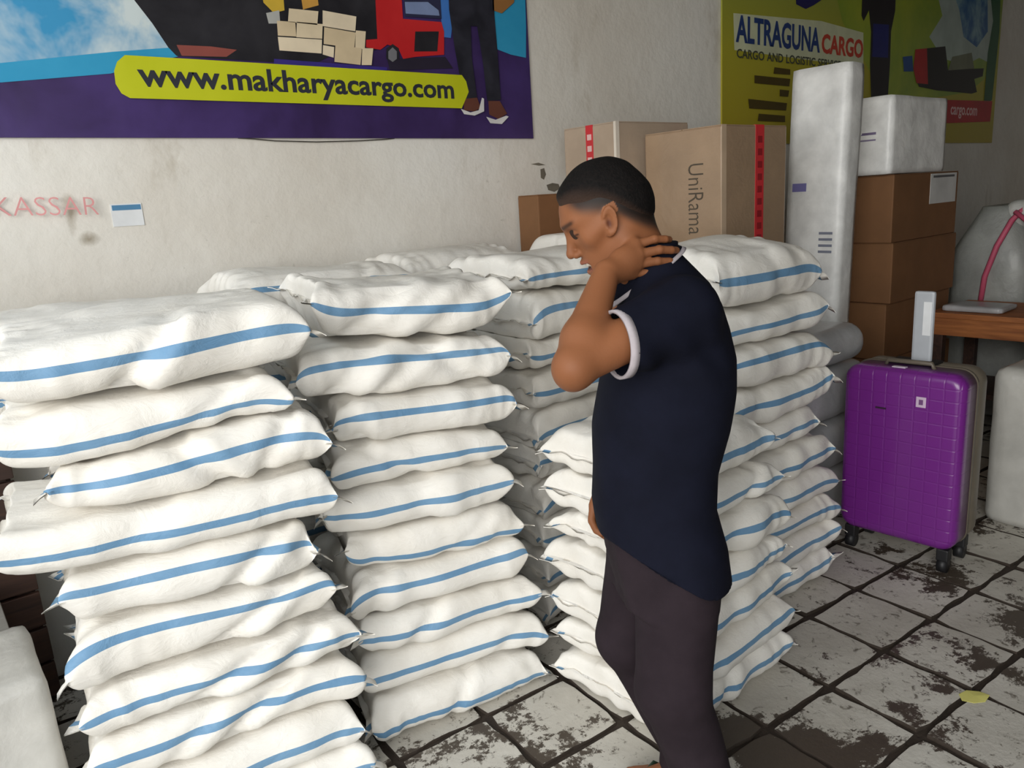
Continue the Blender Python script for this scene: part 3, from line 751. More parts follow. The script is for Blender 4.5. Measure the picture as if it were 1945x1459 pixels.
# tall slab of white foam
sl = empty('foam_slab', (3.62, 2.10, 0)); sl.rotation_euler = (R(0.6), R(1.4), 0)
def lump(name, lo, hi, seed, amp, mat, parent=None, n=10, rnd=0.03, f=9):
    """soft rounded block with an uneven surface"""
    V = {}; verts = []; faces = []
    lo = np.array(lo, float); hi = np.array(hi, float); c = (lo + hi) / 2; h = (hi - lo) / 2
    ns = [max(3, int(n * h[i] / h.max()) + 2) for i in range(3)]
    def vid(i, j, k):
        key = (i, j, k)
        if key not in V: V[key] = len(verts); verts.append((i / ns[0] * 2 - 1, j / ns[1] * 2 - 1, k / ns[2] * 2 - 1))
        return V[key]
    for ax in range(3):
        a1, a2 = [(1, 2), (2, 0), (0, 1)][ax]
        for side in (0, ns[ax]):
            for i in range(ns[a1]):
                for j in range(ns[a2]):
                    q = []
                    for di, dj in ((0, 0), (1, 0), (1, 1), (0, 1)):
                        p = [0, 0, 0]; p[ax] = side; p[a1] = i + di; p[a2] = j + dj; q.append(vid(*p))
                    faces.append(tuple(q) if side else tuple(q[::-1]))
    P = np.array(verts) * h
    r = min(rnd, h.min() * 0.95)
    inner = np.clip(P, -(h - r), h - r); d = P - inner; ln = np.linalg.norm(d, axis=1, keepdims=True)
    nr = d / np.maximum(ln, 1e-9)
    P = inner + nr * r
    sn = SN(seed, 10, f); s2 = SN(seed + 1, 10, f * 2.6)
    P = P + nr * (amp * (sn(P[:, 0], P[:, 1], P[:, 2]) * 0.7 + 0.4 * np.abs(s2(P[:, 0], P[:, 1], P[:, 2]))))[:, None]
    P = P + c
    P[:, 2] = np.maximum(P[:, 2], lo[2])
    return link(name, pymesh(name, P, faces, True), mat, parent)
lump('foam_body', (-0.02, -0.15, 0.012), (0.13, 0.15, 2.045), 3, 0.0035, M_whitewrap, sl, 34, 0.018)
box('print', (-0.0235, 0.04, 1.46), (-0.021, 0.115, 1.5), flat((120, 116, 170), .5), sl, 0)
for k in range(4): box('print', (-0.0235, -0.11, 1.16 + k * .03), (-0.021, -0.04, 1.172 + k * .03), flat((130, 134, 150), .5), sl, 0)
tag(sl, 'tall white foam slab leaning upright between the cartons', 'foam slab')
# column of brown cartons with a white parcel on top
bx0, by0, by1 = 4.08, 1.90, 2.42
zz = [0, 0.30, 0.62, 0.845, 1.17, 1.517]
zz = [0, 0.26, 0.545, 0.85, 1.17, 1.517]
pos = ['lowest', 'second lowest', 'middle', 'second highest', 'highest']
for i in range(5):
    j = [0.03, 0.02, -.01, .015, 0][i]
    e, hx, hy, hz = carton('brown_carton', (bx0 + j, by0 - j / 3, zz[i] + .001), (4.86 + j, by1 - j / 3, zz[i + 1]), M_card,
        'brown carton, %s in the column under the white parcel' % pos[i] if i < 4 else 'brown carton with white paper label directly under the white parcel', M_buff)
    if i == 4:
        box('paper_label', (hx - 0.36, -hy - .002, hz - 0.168), (hx - 0.03, -hy + .001, hz - 0.008), flat((206, 206, 204), .6), e, 0)
        box('label_print', (hx - 0.33, -hy - .0026, hz - 0.03), (hx - 0.06, -hy - .0018, hz - 0.018), flat((90, 90, 92), .6), e, 0)
wp = empty('white_parcel', (4.35, 2.14, 1.519))
lump('parcel_body', (-0.32, -0.24, 0), (0.31, 0.22, 0.385), 8, 0.004, M_whitewrap, wp, 18, 0.014)
box('purple_print', (-0.3235, -0.16, 0.20), (-0.3205, 0.10, 0.212), flat((120, 108, 140), .5), wp, 0)
box('purple_print', (-0.3235, -0.16, 0.17), (-0.3205, 0.10, 0.178), flat((140, 130, 158), .5), wp, 0)
tag(wp, 'white wrapped box parcel on top of the brown carton column', 'parcel')

# big grey bag tied with pink ribbon, far right
def bag_mesh(W_, D_, H_, seed):
    nu, nv = 36, 48; V = []; F = []
    sn = SN(seed, 10, 8); s2 = SN(seed + 1, 12, 20, (1, 1, .4))
    for i in range(nu):
        t = i / (nu - 1); z = t * H_
        k = min(1, (t / 0.05) ** 0.5) if t < 0.05 else 1
        k *= 1 - 0.18 * max(0, (t - 0.72) / 0.28) ** 1.5
        for j in range(nv):
            a = 2 * math.pi * j / nv; c, s_ = math.cos(a), math.sin(a)
            x = math.copysign(abs(c) ** 0.55, c) * W_ / 2 * (0.85 + .15 * k) * k; y = math.copysign(abs(s_) ** 0.55, s_) * D_ / 2 * (0.85 + .15 * k) * k * (1 - 0.5 * max(0, (t - 0.8) / 0.2))
            dsp = 1 + 0.03 * sn(x, y, z) + 0.02 * s2(x, y, z)
            V.append((x * dsp, y * dsp, z))
    for i in range(nu - 1):
        for j in range(nv):
            F.append((i * nv + j, i * nv + (j + 1) % nv, (i + 1) * nv + (j + 1) % nv, (i + 1) * nv + j))
    F.append(tuple(range(nv - 1, -1, -1))); F.append(tuple(range((nu - 1) * nv, nu * nv)))
    return pymesh('bag', V, F, True)
M_greybag = mat_wrap('grey_woven_bag', srgb(150, 152, 148), 0.5, 6, 0.5)
gb = empty('grey_bag', (5.36, 1.78, 0))
link('bag_body', bag_mesh(0.66, 0.52, 1.30, 5), M_greybag, gb)
M_pink = flat((196, 84, 112), .5)
tube('pink_ribbon', [(-0.335, 0.02, 0.66), (-0.34, 0.0, 0.9), (-0.335, -0.05, 1.08), (-0.29, -0.10, 1.22), (-0.24, -0.14, 1.29), (-0.2, -0.2, 1.27)], 0.016, M_pink, gb, 6)
tube('pink_ribbon', [(-0.28, -0.11, 1.27), (-0.3, -0.2, 1.2), (-0.31, -0.24, 1.05), (-0.33, -0.25, 0.8)], 0.014, M_pink, gb, 6)
lump('tied_neck', (-0.26, -0.2, 1.18), (-0.08, -0.04, 1.33), 12, 0.008, mat_wrap('pale_bag_mouth', srgb(196, 196, 192), .5, 9, .5), gb, 8, 0.06)
tag(gb, 'tall grey bulging bag tied with pink ribbon at far right', 'bag')

# wooden table edge
tb = empty('wooden_table', (4.72, 1.30, 0))
box('table_top', (-0.27, -0.50, 0.735), (0.27, 0.55, 0.765), M_wood, tb, 0.004)
box('apron', (-0.26, -0.49, 0.64), (-0.235, 0.54, 0.735), M_wood, tb, 0.002); box('apron', (0.235, -0.49, 0.64), (0.26, 0.54, 0.735), M_wood, tb, 0.002)
for sx in (-0.23, 0.23):
    for sy in (-0.46, 0.5): box('leg', (sx - .025, sy - .03, 0), (sx + .025, sy + .03, 0.735), M_darkwood, tb, 0.003)
box('lower_board', (-0.225, -0.44, 0.30), (0.225, 0.48, 0.33), M_darkwood, tb, 0.003)
tag(tb, 'orange-brown wooden table standing behind the purple suitcase', 'table')
pk = lump('flat_parcel', (4.50, 1.50, 0.766), (4.74, 1.80, 0.80), 21, 0.004, M_greyplastic, None, 10, 0.015)
tag(pk, 'flat grey plastic mailer lying on the wooden table', 'parcel')

# milky wrapped bale and black bundle at right edge
wb = lump('wrapped_bale', (3.56, 0.55, 0), (4.15, 1.20, 0.69), 31, 0.008, M_clearwrap, None, 16, 0.04)
tag(wb, 'milky plastic-wrapped bale on the floor at the right edge', 'bale')
bb = lump('black_bundle', (3.72, 0.95, 0.70), (3.95, 1.14, 0.745), 33, 0.006, flat((24, 22, 24), .5), None, 10, 0.025)
tag(bb, 'small black bundle lying on the plastic-wrapped bale', 'bundle')

# grey plastic mailers piled between sacks and suitcase
for i, (lo, hi, a, nm) in enumerate([((2.80, 1.62, 0), (3.36, 1.99, 0.26), 0, 'bottom grey plastic mailer of the pile behind the suitcase'),
                                 ((2.78, 1.61, 0.27), (3.34, 1.98, 0.495), 3, 'third grey plastic mailer down in the pile behind the suitcase'),
                                 ((2.80, 1.60, 0.51), (3.32, 1.97, 0.735), -3, 'second grey plastic mailer down in the pile behind the suitcase'),
                                 ((2.84, 1.585, 0.75), (3.24, 1.93, 0.905), 5, 'glossy grey plastic mailer topping the pile behind the suitcase')]):
    o = lump('plastic_mailer', lo, hi, 40 + i, 0.008, M_greyplastic, None, 14, 0.07)
    tag(o, nm, 'parcel', 'grey plastic mailers behind the suitcase')

# left edge: wrapped bundle, grey carton, dark crate
wl = lump('wrapped_bundle', (-0.50, 1.86, 0), (0.115, 2.19, 0.545), 51, 0.006, M_clearwrap, None, 18, 0.025)
tag(wl, 'milky plastic-wrapped bundle at the lower left corner', 'bundle')
carton('grey_carton', (-0.50, 2.22, 0), (0.085, 2.66, 0.46), flat((150, 146, 140), .7, .1, .2), 'grey carton behind the wrapped bundle at left edge')
cr = empty('dark_crate', (-0.165, 2.815, 0))  # dark wood, toned darker still to stand in for the shade there
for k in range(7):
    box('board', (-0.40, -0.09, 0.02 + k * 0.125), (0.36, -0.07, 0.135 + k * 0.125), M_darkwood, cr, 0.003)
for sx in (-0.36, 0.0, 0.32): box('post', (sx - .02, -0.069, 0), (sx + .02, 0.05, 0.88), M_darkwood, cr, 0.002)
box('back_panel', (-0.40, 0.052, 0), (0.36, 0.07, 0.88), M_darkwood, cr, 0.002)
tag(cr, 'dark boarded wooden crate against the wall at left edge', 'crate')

# ------------------------------------------------------------------ suitcase
def mat_shell(name, c):
    t = NT(name); v = t.coord('Object', (1, 1, 1))
    br = t.n('ShaderNodeTexBrick'); br.inputs['Scale'].default_value = 1.0
    mp = t.n('ShaderNodeMapping'); mp.inputs['Rotation'].default_value = (0, R(90), 0)
    sx = t.n('ShaderNodeSeparateXYZ'); t.l(v, sx.inputs[0]); cx_ = t.n('ShaderNodeCombineXYZ'); t.l(sx.outputs['Y'], cx_.inputs[0]); t.l(sx.outputs['Z'], cx_.inputs[1])
    t.l(cx_.outputs[0], br.inputs['Vector']); br.offset = 0.0
    br.inputs['Brick Width'].default_value = 0.052; br.inputs['Row Height'].default_value = 0.046; br.inputs['Mortar Size'].default_value = 0.004; br.inputs['Mortar Smooth'].default_value = 0.6
    nm = t.bump(br.outputs['Fac'], 0.35, 0.004); nm.node.invert = True
    nm = t.bump(t.noise(v, 180, 2), 0.06, 0.002, nm)
    return t.fin(c, 0.3, nm, Coat_Weight=0.3, Coat_Roughness=0.15)
M_purple = mat_shell('purple_hard_shell', srgb(116, 40, 134)); M_olive = flat((104, 96, 84), .4); M_black = flat((28, 28, 30), .5); M_alu = flat((186, 190, 196), .35)
su = empty('suitcase', (3.045, 1.30, 0), R(2))
def shell(name, x0, x1, mat, bevx):
    bm = bmesh.new()
    bm_box(bm, (x0, -0.225, 0.095), (x1, 0.225, 0.79), 0)
    ed = [e for e in bm.edges if abs((e.verts[0].co - e.verts[1].co).normalized().x) > .9]
    bmesh.ops.bevel(bm, geom=ed, offset=0.06, segments=6, affect='EDGES', profile=0.5)
    f = min(bm.faces, key=lambda q: q.calc_center_median().x) if bevx < 0 else max(bm.faces, key=lambda q: q.calc_center_median().x)
    bmesh.ops.bevel(bm, geom=list(f.edges), offset=0.035, segments=5, affect='EDGES', profile=0.5)
    o = link(name, bmmesh(name, bm, True), mat, su)
    return o
shell('front_shell', -0.125, -0.004, M_purple, -1); shell('back_shell', 0.004, 0.125, M_olive, 1)
bm = bmesh.new(); bm_box(bm, (-0.006, -0.228, 0.092), (0.006, 0.228, 0.793), 0)
bmesh.ops.bevel(bm, geom=[e for e in bm.edges if abs((e.verts[0].co - e.verts[1].co).normalized().x) > .9], offset=0.06, segments=6, affect='EDGES', profile=0.5)
link('zip_seam', bmmesh('zip_seam', bm, True), M_olive, su)
for sy in (-1, 1):
    for sx in (-1, 1):
        wh = empty('wheel_mount', (0, 0, 0)); bpy.data.objects.remove(wh)
        fork = box('wheel_fork', (sx * 0.085 - .022, sy * 0.18 - .022, 0.05), (sx * 0.085 + .022, sy * 0.18 + .022, 0.10), M_black, su, 0.006)
        tube('wheel', [(sx * 0.085, sy * 0.18 - .016, 0.03), (sx * 0.085, sy * 0.18 + .016, 0.03)], 0.03, M_black, fork, 16)
hd = box('handle_housing', (-0.02, -0.075, 0.785), (0.075, 0.095, 0.80), M_black, su, 0.006)
tp = empty('x'); bpy.data.objects.remove(tp)
hn = box('telescopic_handle', (0.028, -0.045, 0.79), (0.05, 0.03, 1.07), M_alu, su, 0.01)
box('barcode_sticker', (0.0262, -0.038, 0.90), (0.0282, -0.008, 1.03), flat((236, 238, 240), .4), hn, 0)
tube('carry_handle', [(-0.05, -0.09, 0.785), (-0.05, -0.08, 0.808), (-0.05, 0.08, 0.808), (-0.05, 0.09, 0.785)], 0.009, M_olive, su, 8)
box('sticker', (-0.1275, -0.095, 0.655), (-0.1245, -0.06, 0.695), flat((214, 190, 214), .4), su, 0)
box('sticker_print', (-0.1281, -0.085, 0.665), (-0.1272, -0.07, 0.685), flat((120, 80, 130), .4), su, 0)
box('badge', (-0.1275, 0.05, 0.626), (-0.1245, 0.09, 0.633), flat((60, 40, 60), .3), su, 0)
box('tape_scrap', (-0.092, 0.0, 0.786), (-0.07, 0.05, 0.7925), flat((226, 214, 230), .4), su, 0)
tag(su, 'purple hard-shell suitcase with raised grey telescopic handle', 'suitcase')

# scrap of yellow paper
V = []; rr = random.Random(2)
pts = [(-0.045, -0.012), (-0.02, -0.03), (0.015, -0.028), (0.046, -0.004), (0.03, 0.018), (-0.004, 0.028), (-0.036, 0.016)]
V = [(x, y, 0.004 + rr.uniform(0, 0.008)) for x, y in pts] + [(x, y, 0.001 + rr.uniform(0, 0.006)) for x, y in pts]
V = [(x, y, 0.003 + 0.0015 * (i % 2)) for i, (x, y) in enumerate(pts)] + [(0, 0, 0.005)]
ps = link('paper_scrap', pymesh('paper_scrap', V, [(i, (i + 1) % 7, 7) for i in range(7)]), flat((218, 212, 122), .7))
md = ps.modifiers.new('thickness', 'SOLIDIFY'); md.thickness = 0.001
ps.location = (2.245, 0.735, 0.0); ps.rotation_euler = (0, 0, R(-35)); tag(ps, 'crumpled yellow paper scrap on the paving tiles', 'paper')

# ------------------------------------------------------------------ the man: implicit surfaces turned into meshes
class Field:
    """signed distance field on a rectilinear grid; parts are blended in, then meshed by surface nets"""
    def __init__(s, xs, ys, zs):
        s.xs, s.ys, s.zs = [np.asarray(a, dtype=np.float32) for a in (xs, ys, zs)]
        s.F = np.full((len(xs), len(ys), len(zs)), 0.12, dtype=np.float32)
    def sub(s, lo, hi):
        sl = []
        for a, l, h in zip((s.xs, s.ys, s.zs), lo, hi):
            i, j = np.searchsorted(a, l), np.searchsorted(a, h)
            sl.append(slice(max(0, i - 1), min(len(a), j + 1)))
        X, Y, Z = np.meshgrid(s.xs[sl[0]], s.ys[sl[1]], s.zs[sl[2]], indexing='ij')
        return tuple(sl), X, Y, Z
    def add(s, fn, lo, hi, k=0.01, op='union'):
        sl, X, Y, Z = s.sub(lo, hi)
        if X.size == 0: return
        d = fn(X, Y, Z).astype(np.float32); a = s.F[sl]
        s.F[sl] = smin(a, d, k) if op == 'union' else -smin(-a, d, k)
    def cone(s, p, q, r1, r2, k=0.01, op='union'):
        p, q = np.array(p, float), np.array(q, float); m_ = max(r1, r2) + max(k, 0.01) * 1.6 + 0.012
        s.add(lambda X, Y, Z: rcone(X, Y, Z, p, q, r1, r2), np.minimum(p, q) - m_, np.maximum(p, q) + m_, k, op)
    def ball(s, c, r, k=0.01, op='union'):
        c = np.array(c, float); r = np.array(r, float) * np.ones(3); m_ = r.max() + k * 1.6 + 0.012
        s.add(lambda X, Y, Z: ell(X - c[0], Y - c[1], Z - c[2], r), c - m_, c + m_, k, op)
    def mesh(s):
        F = s.F; inside = F < 0
        nx, ny, nz = F.shape
        cnt = np.zeros((nx - 1, ny - 1, nz - 1), dtype=np.int8)
        for dx in (0, 1):
            for dy in (0, 1):
                for dz in (0, 1): cnt += inside[dx:nx - 1 + dx, dy:ny - 1 + dy, dz:nz - 1 + dz]
        act = np.argwhere((cnt > 0) & (cnt < 8))
        idx = np.full(cnt.shape, -1, dtype=np.int32); idx[act[:, 0], act[:, 1], act[:, 2]] = np.arange(len(act))
        corners = [(dx, dy, dz) for dx in (0, 1) for dy in (0, 1) for dz in (0, 1)]
        vals = [F[act[:, 0] + c[0], act[:, 1] + c[1], act[:, 2] + c[2]] for c in corners]
        pos = [np.stack([s.xs[act[:, 0] + c[0]], s.ys[act[:, 1] + c[1]], s.zs[act[:, 2] + c[2]]], -1) for c in corners]
        acc = np.zeros((len(act), 3)); n = np.zeros(len(act))
        for i, a in enumerate(corners):
            for j, b in enumerate(corners):
                if j > i and sum(abs(a[t] - b[t]) for t in range(3)) == 1:
                    cr_ = (vals[i] < 0) != (vals[j] < 0)
                    t = np.where(cr_, vals[i] / (vals[i] - vals[j] + 1e-12), 0)
                    p = pos[i] + (pos[j] - pos[i]) * t[:, None]
                    acc += np.where(cr_[:, None], p, 0); n += cr_
        V = acc / np.maximum(n, 1)[:, None]
        faces = []
        for ax in range(3):
            a = np.moveaxis(inside, ax, 0); ch = a[:-1] != a[1:]
            I = np.moveaxis(idx, ax, 0)
            e = np.argwhere(ch); e = e[(e[:, 1] > 0) & (e[:, 2] > 0) & (e[:, 1] < a.shape[1] - 1) & (e[:, 2] < a.shape[2] - 1)]
            q = np.stack([I[e[:, 0], e[:, 1] - 1, e[:, 2] - 1], I[e[:, 0], e[:, 1], e[:, 2] - 1], I[e[:, 0], e[:, 1], e[:, 2]], I[e[:, 0], e[:, 1] - 1, e[:, 2]]], -1)
            fl = a[e[:, 0], e[:, 1], e[:, 2]]
            if ax == 1: fl = ~fl
            q = np.where(fl[:, None], q, q[:, ::-1])
            faces.append(q)
        Q = np.concatenate(faces); Q = Q[(Q >= 0).all(1)]
        # light Laplacian smoothing removes the grid stepping
        for it in range(2):
            sm = np.zeros_like(V); c = np.zeros(len(V))
            for a_, b_ in ((0, 1), (1, 2), (2, 3), (3, 0)):
                np.add.at(sm, Q[:, a_], V[Q[:, b_]]); np.add.at(c, Q[:, a_], 1)
                np.add.at(sm, Q[:, b_], V[Q[:, a_]]); np.add.at(c, Q[:, b_], 1)
            V = V * 0.5 + 0.5 * sm / np.maximum(c, 1)[:, None]
        return V, Q
def smin(a, b, k):
    h = np.clip(0.5 + 0.5 * (b - a) / k, 0, 1)
    return b * (1 - h) + a * h - k * h * (1 - h)
def rcone(X, Y, Z, p, q, r1, r2):
    d = q - p; l2 = (d * d).sum() + 1e-12
    t = np.clip(((X - p[0]) * d[0] + (Y - p[1]) * d[1] + (Z - p[2]) * d[2]) / l2, 0, 1)
    return np.sqrt((X - p[0] - t * d[0]) ** 2 + (Y - p[1] - t * d[1]) ** 2 + (Z - p[2] - t * d[2]) ** 2) - (r1 + (r2 - r1) * t)
def ell(x, y, z, r):
    k0 = np.sqrt((x / r[0]) ** 2 + (y / r[1]) ** 2 + (z / r[2]) ** 2) + 1e-9
    k1 = np.sqrt((x / r[0] ** 2) ** 2 + (y / r[1] ** 2) ** 2 + (z / r[2] ** 2) ** 2) + 1e-9
    return k0 * (k0 - 1) / k1
def sstep(a, b, x):
    t = np.clip((x - a) / (b - a), 0, 1); return t * t * (3 - 2 * t)
def qmesh(name, V, Q, mat, parent):
    me = bpy.data.meshes.new(name)
    me.vertices.add(len(V)); me.vertices.foreach_set('co', np.asarray(V, np.float32).ravel())
    me.loops.add(len(Q) * 4); me.loops.foreach_set('vertex_index', Q.ravel().astype(np.int32))
    me.polygons.add(len(Q)); me.polygons.foreach_set('loop_start', np.arange(0, len(Q) * 4, 4, dtype=np.int32))
    me.polygons.foreach_set('use_smooth', np.ones(len(Q), dtype=bool))
    me.update(calc_edges=True); me.validate()
    return link(name, me, mat, parent)
def grid(a, b, h): return np.arange(a, b + h, h)

man = empty('person', (1.218, 1.050, 0), -YAW)     # local x: right in view, y: away, z: up
tag(man, 'man in navy polo shirt and dark trousers holding his neck, head bowed', 'person')

# head frame: f forward, s towards his left, u up; origin between the ears
TH = R(26); HO = np.array([-0.086, 0.0, 1.459])
fx = np.array([-math.cos(TH), 0, -math.sin(TH)]); sxv = np.array([0, -1.0, 0]); ux = np.array([-math.sin(TH), 0, math.cos(TH)])
def H(f, s, u): return HO + fx * f + sxv * s + ux * u
def toH(X, Y, Z):
    a, b, c = X - HO[0], Y - HO[1], Z - HO[2]
    return a * fx[0] + c * fx[2], -b, a * ux[0] + c * ux[2]
def hball(c, r):
    r = np.array(r, float) * np.ones(3)
    return lambda f, s, u: ell(f - c[0], s - c[1], u - c[2], r)
def hcap(p, q, r1, r2):
    p, q = np.array(p, float), np.array(q, float)
    return lambda f, s, u: rcone(f, s, u, p, q, r1, r2)
def skull(f, s, u):
    a = np.abs(s)
    d = hball((-0.004, 0, 0.027), (0.084, 0.072, 0.079))(f, s, u)
    d = smin(d, hball((-0.036, 0, 0.002), (0.052, 0.060, 0.058))(f, s, u), 0.03)
    d = smin(d, hball((0.036, 0, 0.020), (0.052, 0.060, 0.062))(f, s, u), 0.02)      # brow and forehead
    d = smin(d, hball((0.030, 0, -0.038), (0.052, 0.054, 0.055))(f, s, u), 0.025)    # cheeks
    return d
def head(f, s, u):
    a = np.abs(s); d = skull(f, s, u)
    d = smin(d, rcone(f, a, u, np.array((-0.004, 0.05, -0.05)), np.array((0.052, 0.020, -0.098)), 0.018, 0.014), 0.03)   # jaw line
    d = smin(d, hball((0.064, 0, -0.098), (0.017, 0.020, 0.015))(f, s, u), 0.02)     # chin
    d = smin(d, hball((0.056, 0, -0.068), (0.028, 0.034, 0.030))(f, s, u), 0.02)     # muzzle
    d = smin(d, rcone(f, a, u, np.array((0.052, 0.046, -0.014)), np.array((0.020, 0.062, -0.004)), 0.014, 0.009), 0.02)  # cheekbone
    d = smin(d, rcone(f, a, u, np.array((0.083, 0.010, 0.027)), np.array((0.066, 0.042, 0.027)), 0.007, 0.007), 0.014)  # brow
    d = -smin(-d, hball((0.087, 0.031, 0.004), (0.017, 0.017, 0.011))(f, a, u), 0.012)  # eye socket
    d = smin(d, hball((0.064, 0.031, 0.005), (0.0145, 0.014, 0.0115))(f, a, u), 0.003)    # lids over the eye
    d = smin(d, hcap((0.082, 0, 0.012), (0.098, 0, -0.024), 0.006, 0.0085)(f, s, u), 0.012)  # nose
    d = smin(d, hball((0.101, 0, -0.030), (0.009, 0.010, 0.009))(f, s, u), 0.006)
    d = smin(d, hball((0.090, 0.0125, -0.035), (0.010, 0.0075, 0.0075))(f, a, u), 0.006)
    d = -smin(-d, hball((0.095, 0.007, -0.0435), (0.005, 0.0035, 0.004))(f, a, u), 0.003)
    d = smin(d, hcap((0.087, 0, -0.0555), (0.072, 0.024, -0.058), 0.0065, 0.004)(f, a, u), 0.005)   # upper lip
    d = smin(d, hcap((0.082, 0, -0.0785), (0.068, 0.023, -0.071), 0.0068, 0.004)(f, a, u), 0.005)  # lower lip
    d = -smin(-d, hball((0.086, 0.0, -0.0665), (0.018, 0.027, 0.0066))(f, a, u), 0.003)  # parted mouth
    d = smin(d, hball((0.0735, 0.0, -0.0640), (0.0085, 0.023, 0.0062))(f, a, u), 0.001)   # teeth
    # ears
    k_ = 1 / 0.80; f0 = f - 0.008
    ef, es, eu = (f0 + 0.25 * (u + 0.002)) * k_, (a - 0.0725 + 0.28 * f0) * k_, (u + 0.002) * k_
    ear = ell(ef, es, eu, np.array((0.0185, 0.0085, 0.032)))
    ear = -smin(-ear, ell(ef - 0.003, es - 0.008, eu + 0.002, np.array((0.0095, 0.008, 0.018))), 0.004)
    rim = np.abs(np.sqrt((ef / 0.0155) ** 2 + (eu / 0.0285) ** 2) - 1) * 0.0155
    rim = np.sqrt(rim ** 2 + (es - 0.006) ** 2) - 0.0036
    rim = np.where((ef > 0.010) & (eu < 0.012), 0.05, rim)
    ear = smin(ear, rim, 0.004)
    ear = smin(ear, ell(ef - 0.006, es - 0.001, eu + 0.027, np.array((0.008, 0.006, 0.009))), 0.005)
    ear = -smin(-ear, ell(ef - 0.006, es - 0.006, eu + 0.006, np.array((0.0045, 0.010, 0.007))), 0.002)
    return smin(d, ear * 0.8, 0.005)

def arm_chain(F, S, E_, Wr, rS, k=0.02):
    S, E_, Wr = map(np.array, (S, E_, Wr))
    F.cone(S, E_, rS, 0.035, k)
    F.ball(E_, 0.031, k)
    mid = E_ + (Wr - E_) * 0.28
    F.cone(E_, mid, 0.033, 0.039, k); F.cone(mid, Wr, 0.039, 0.0255, k)

F = Field(np.concatenate([np.arange(-0.26, -0.205, 0.0036), np.arange(-0.205, 0.05, 0.0023), grid(0.05, 0.26, 0.005)]), np.concatenate([np.arange(-0.32, -0.115, 0.004), np.arange(-0.115, 0.09, 0.0026), grid(0.09, 0.31, 0.005)]), np.concatenate([np.arange(0, 1.06, 0.009), np.arange(1.06, 1.33, 0.0036), grid(1.33, 1.60, 0.0023)]))
F.add(lambda X, Y, Z: head(*toH(X, Y, Z)), (-0.26, -0.12, 1.30), (0.06, 0.12, 1.60), 0.012)
F.cone((-0.060, 0, 1.425), (-0.020, 0, 1.33), 0.052, 0.056, 0.03)
F.cone((-0.047, 0, 1.44), (-0.010, 0, 1.37), 0.044, 0.048, 0.03)
# trunk and legs inside the clothes
F.cone((0.0, 0, 1.26), (-0.003, 0, 0.82), 0.085, 0.10, 0.03)
for sg in (-1, 1): F.cone((0.012, 0.05 * sg, 1.24), (0.015, 0.13 * sg, 1.265), 0.07, 0.05, 0.03)
LHIP, LKNEE, LANK = (0.025, -0.085, 0.78), (0.012, -0.11, 0.45), (0.105, -0.085, 0.085)
RHIP, RKNEE, RANK = (0.0, 0.085, 0.78), (-0.058, 0.09, 0.455), (0.095, 0.135, 0.085)
for a, b, c in ((LHIP, LKNEE, LANK), (RHIP, RKNEE, RANK)):
    F.cone(a, b, 0.07, 0.05, 0.03); F.cone(b, c, 0.048, 0.034, 0.02)
    F.cone(c, (c[0] + 0.012, c[1], 0.036), 0.034, 0.024, 0.02)
    F.cone((c[0], c[1], 0.045), (c[0] - 0.13, c[1] - 0.006, 0.026), 0.03, 0.016, 0.02)
    for t in range(5):
        yy = c[1] + (t - 2) * 0.0165; F.cone((c[0] - 0.10, c[1] + (t - 2) * 0.010, 0.024), (c[0] - 0.165 + abs(t - 1.5) * 0.006, yy, 0.017), 0.013, 0.0085, 0.008)
# raised left arm, hand on the nape
SH, EL, WR = (0.03, -0.150, 1.285), (-0.188, -0.245, 1.207), (-0.108, -0.112, 1.356)
arm_chain(F, SH, EL, WR, 0.048)
F.ball((EL[0] - 0.004, EL[1] + 0.004, EL[2] - 0.016), 0.022, 0.02)
kn = [(-0.044, -0.072, 1.4045), (-0.041, -0.082, 1.3865), (-0.044, -0.083, 1.3680), (-0.053, -0.078, 1.3505)]
pip = [(-0.006, -0.067, 1.4130), (0.001, -0.076, 1.3925), (-0.003, -0.077, 1.3710), (-0.018, -0.075, 1.3500)]
tip = [(0.028, -0.042, 1.4090), (0.040, -0.050, 1.3875), (0.036, -0.053, 1.3660), (0.012, -0.060, 1.3450)]
rk = [0.0125, 0.013, 0.0125, 0.0115]
for i in range(4):
    F.cone((-0.101, -0.106, 1.364 - 0.004 * i), kn[i], 0.0175, rk[i] + 0.001, 0.012)
F.ball((-0.072, -0.086, 1.378), (0.024, 0.016, 0.022), 0.014)
for i in range(4):
    F.cone(kn[i], pip[i], rk[i] - 0.0025, rk[i] - 0.0045, 0.002)
    mdp = tuple((np.array(pip[i]) * 0.45 + np.array(tip[i]) * 0.55) + np.array((0.004, -0.003, 0)))
    F.ball(pip[i], rk[i] - 0.0038, 0.002); F.cone(pip[i], mdp, rk[i] - 0.0045, rk[i] - 0.005, 0.002); F.cone(mdp, tip[i], rk[i] - 0.005, rk[i] - 0.0058, 0.002)
F.cone((-0.092, -0.092, 1.362), (-0.083, -0.066, 1.350), 0.016, 0.012, 0.01); F.cone((-0.083, -0.066, 1.350), (-0.062, -0.058, 1.335), 0.011, 0.009, 0.004)
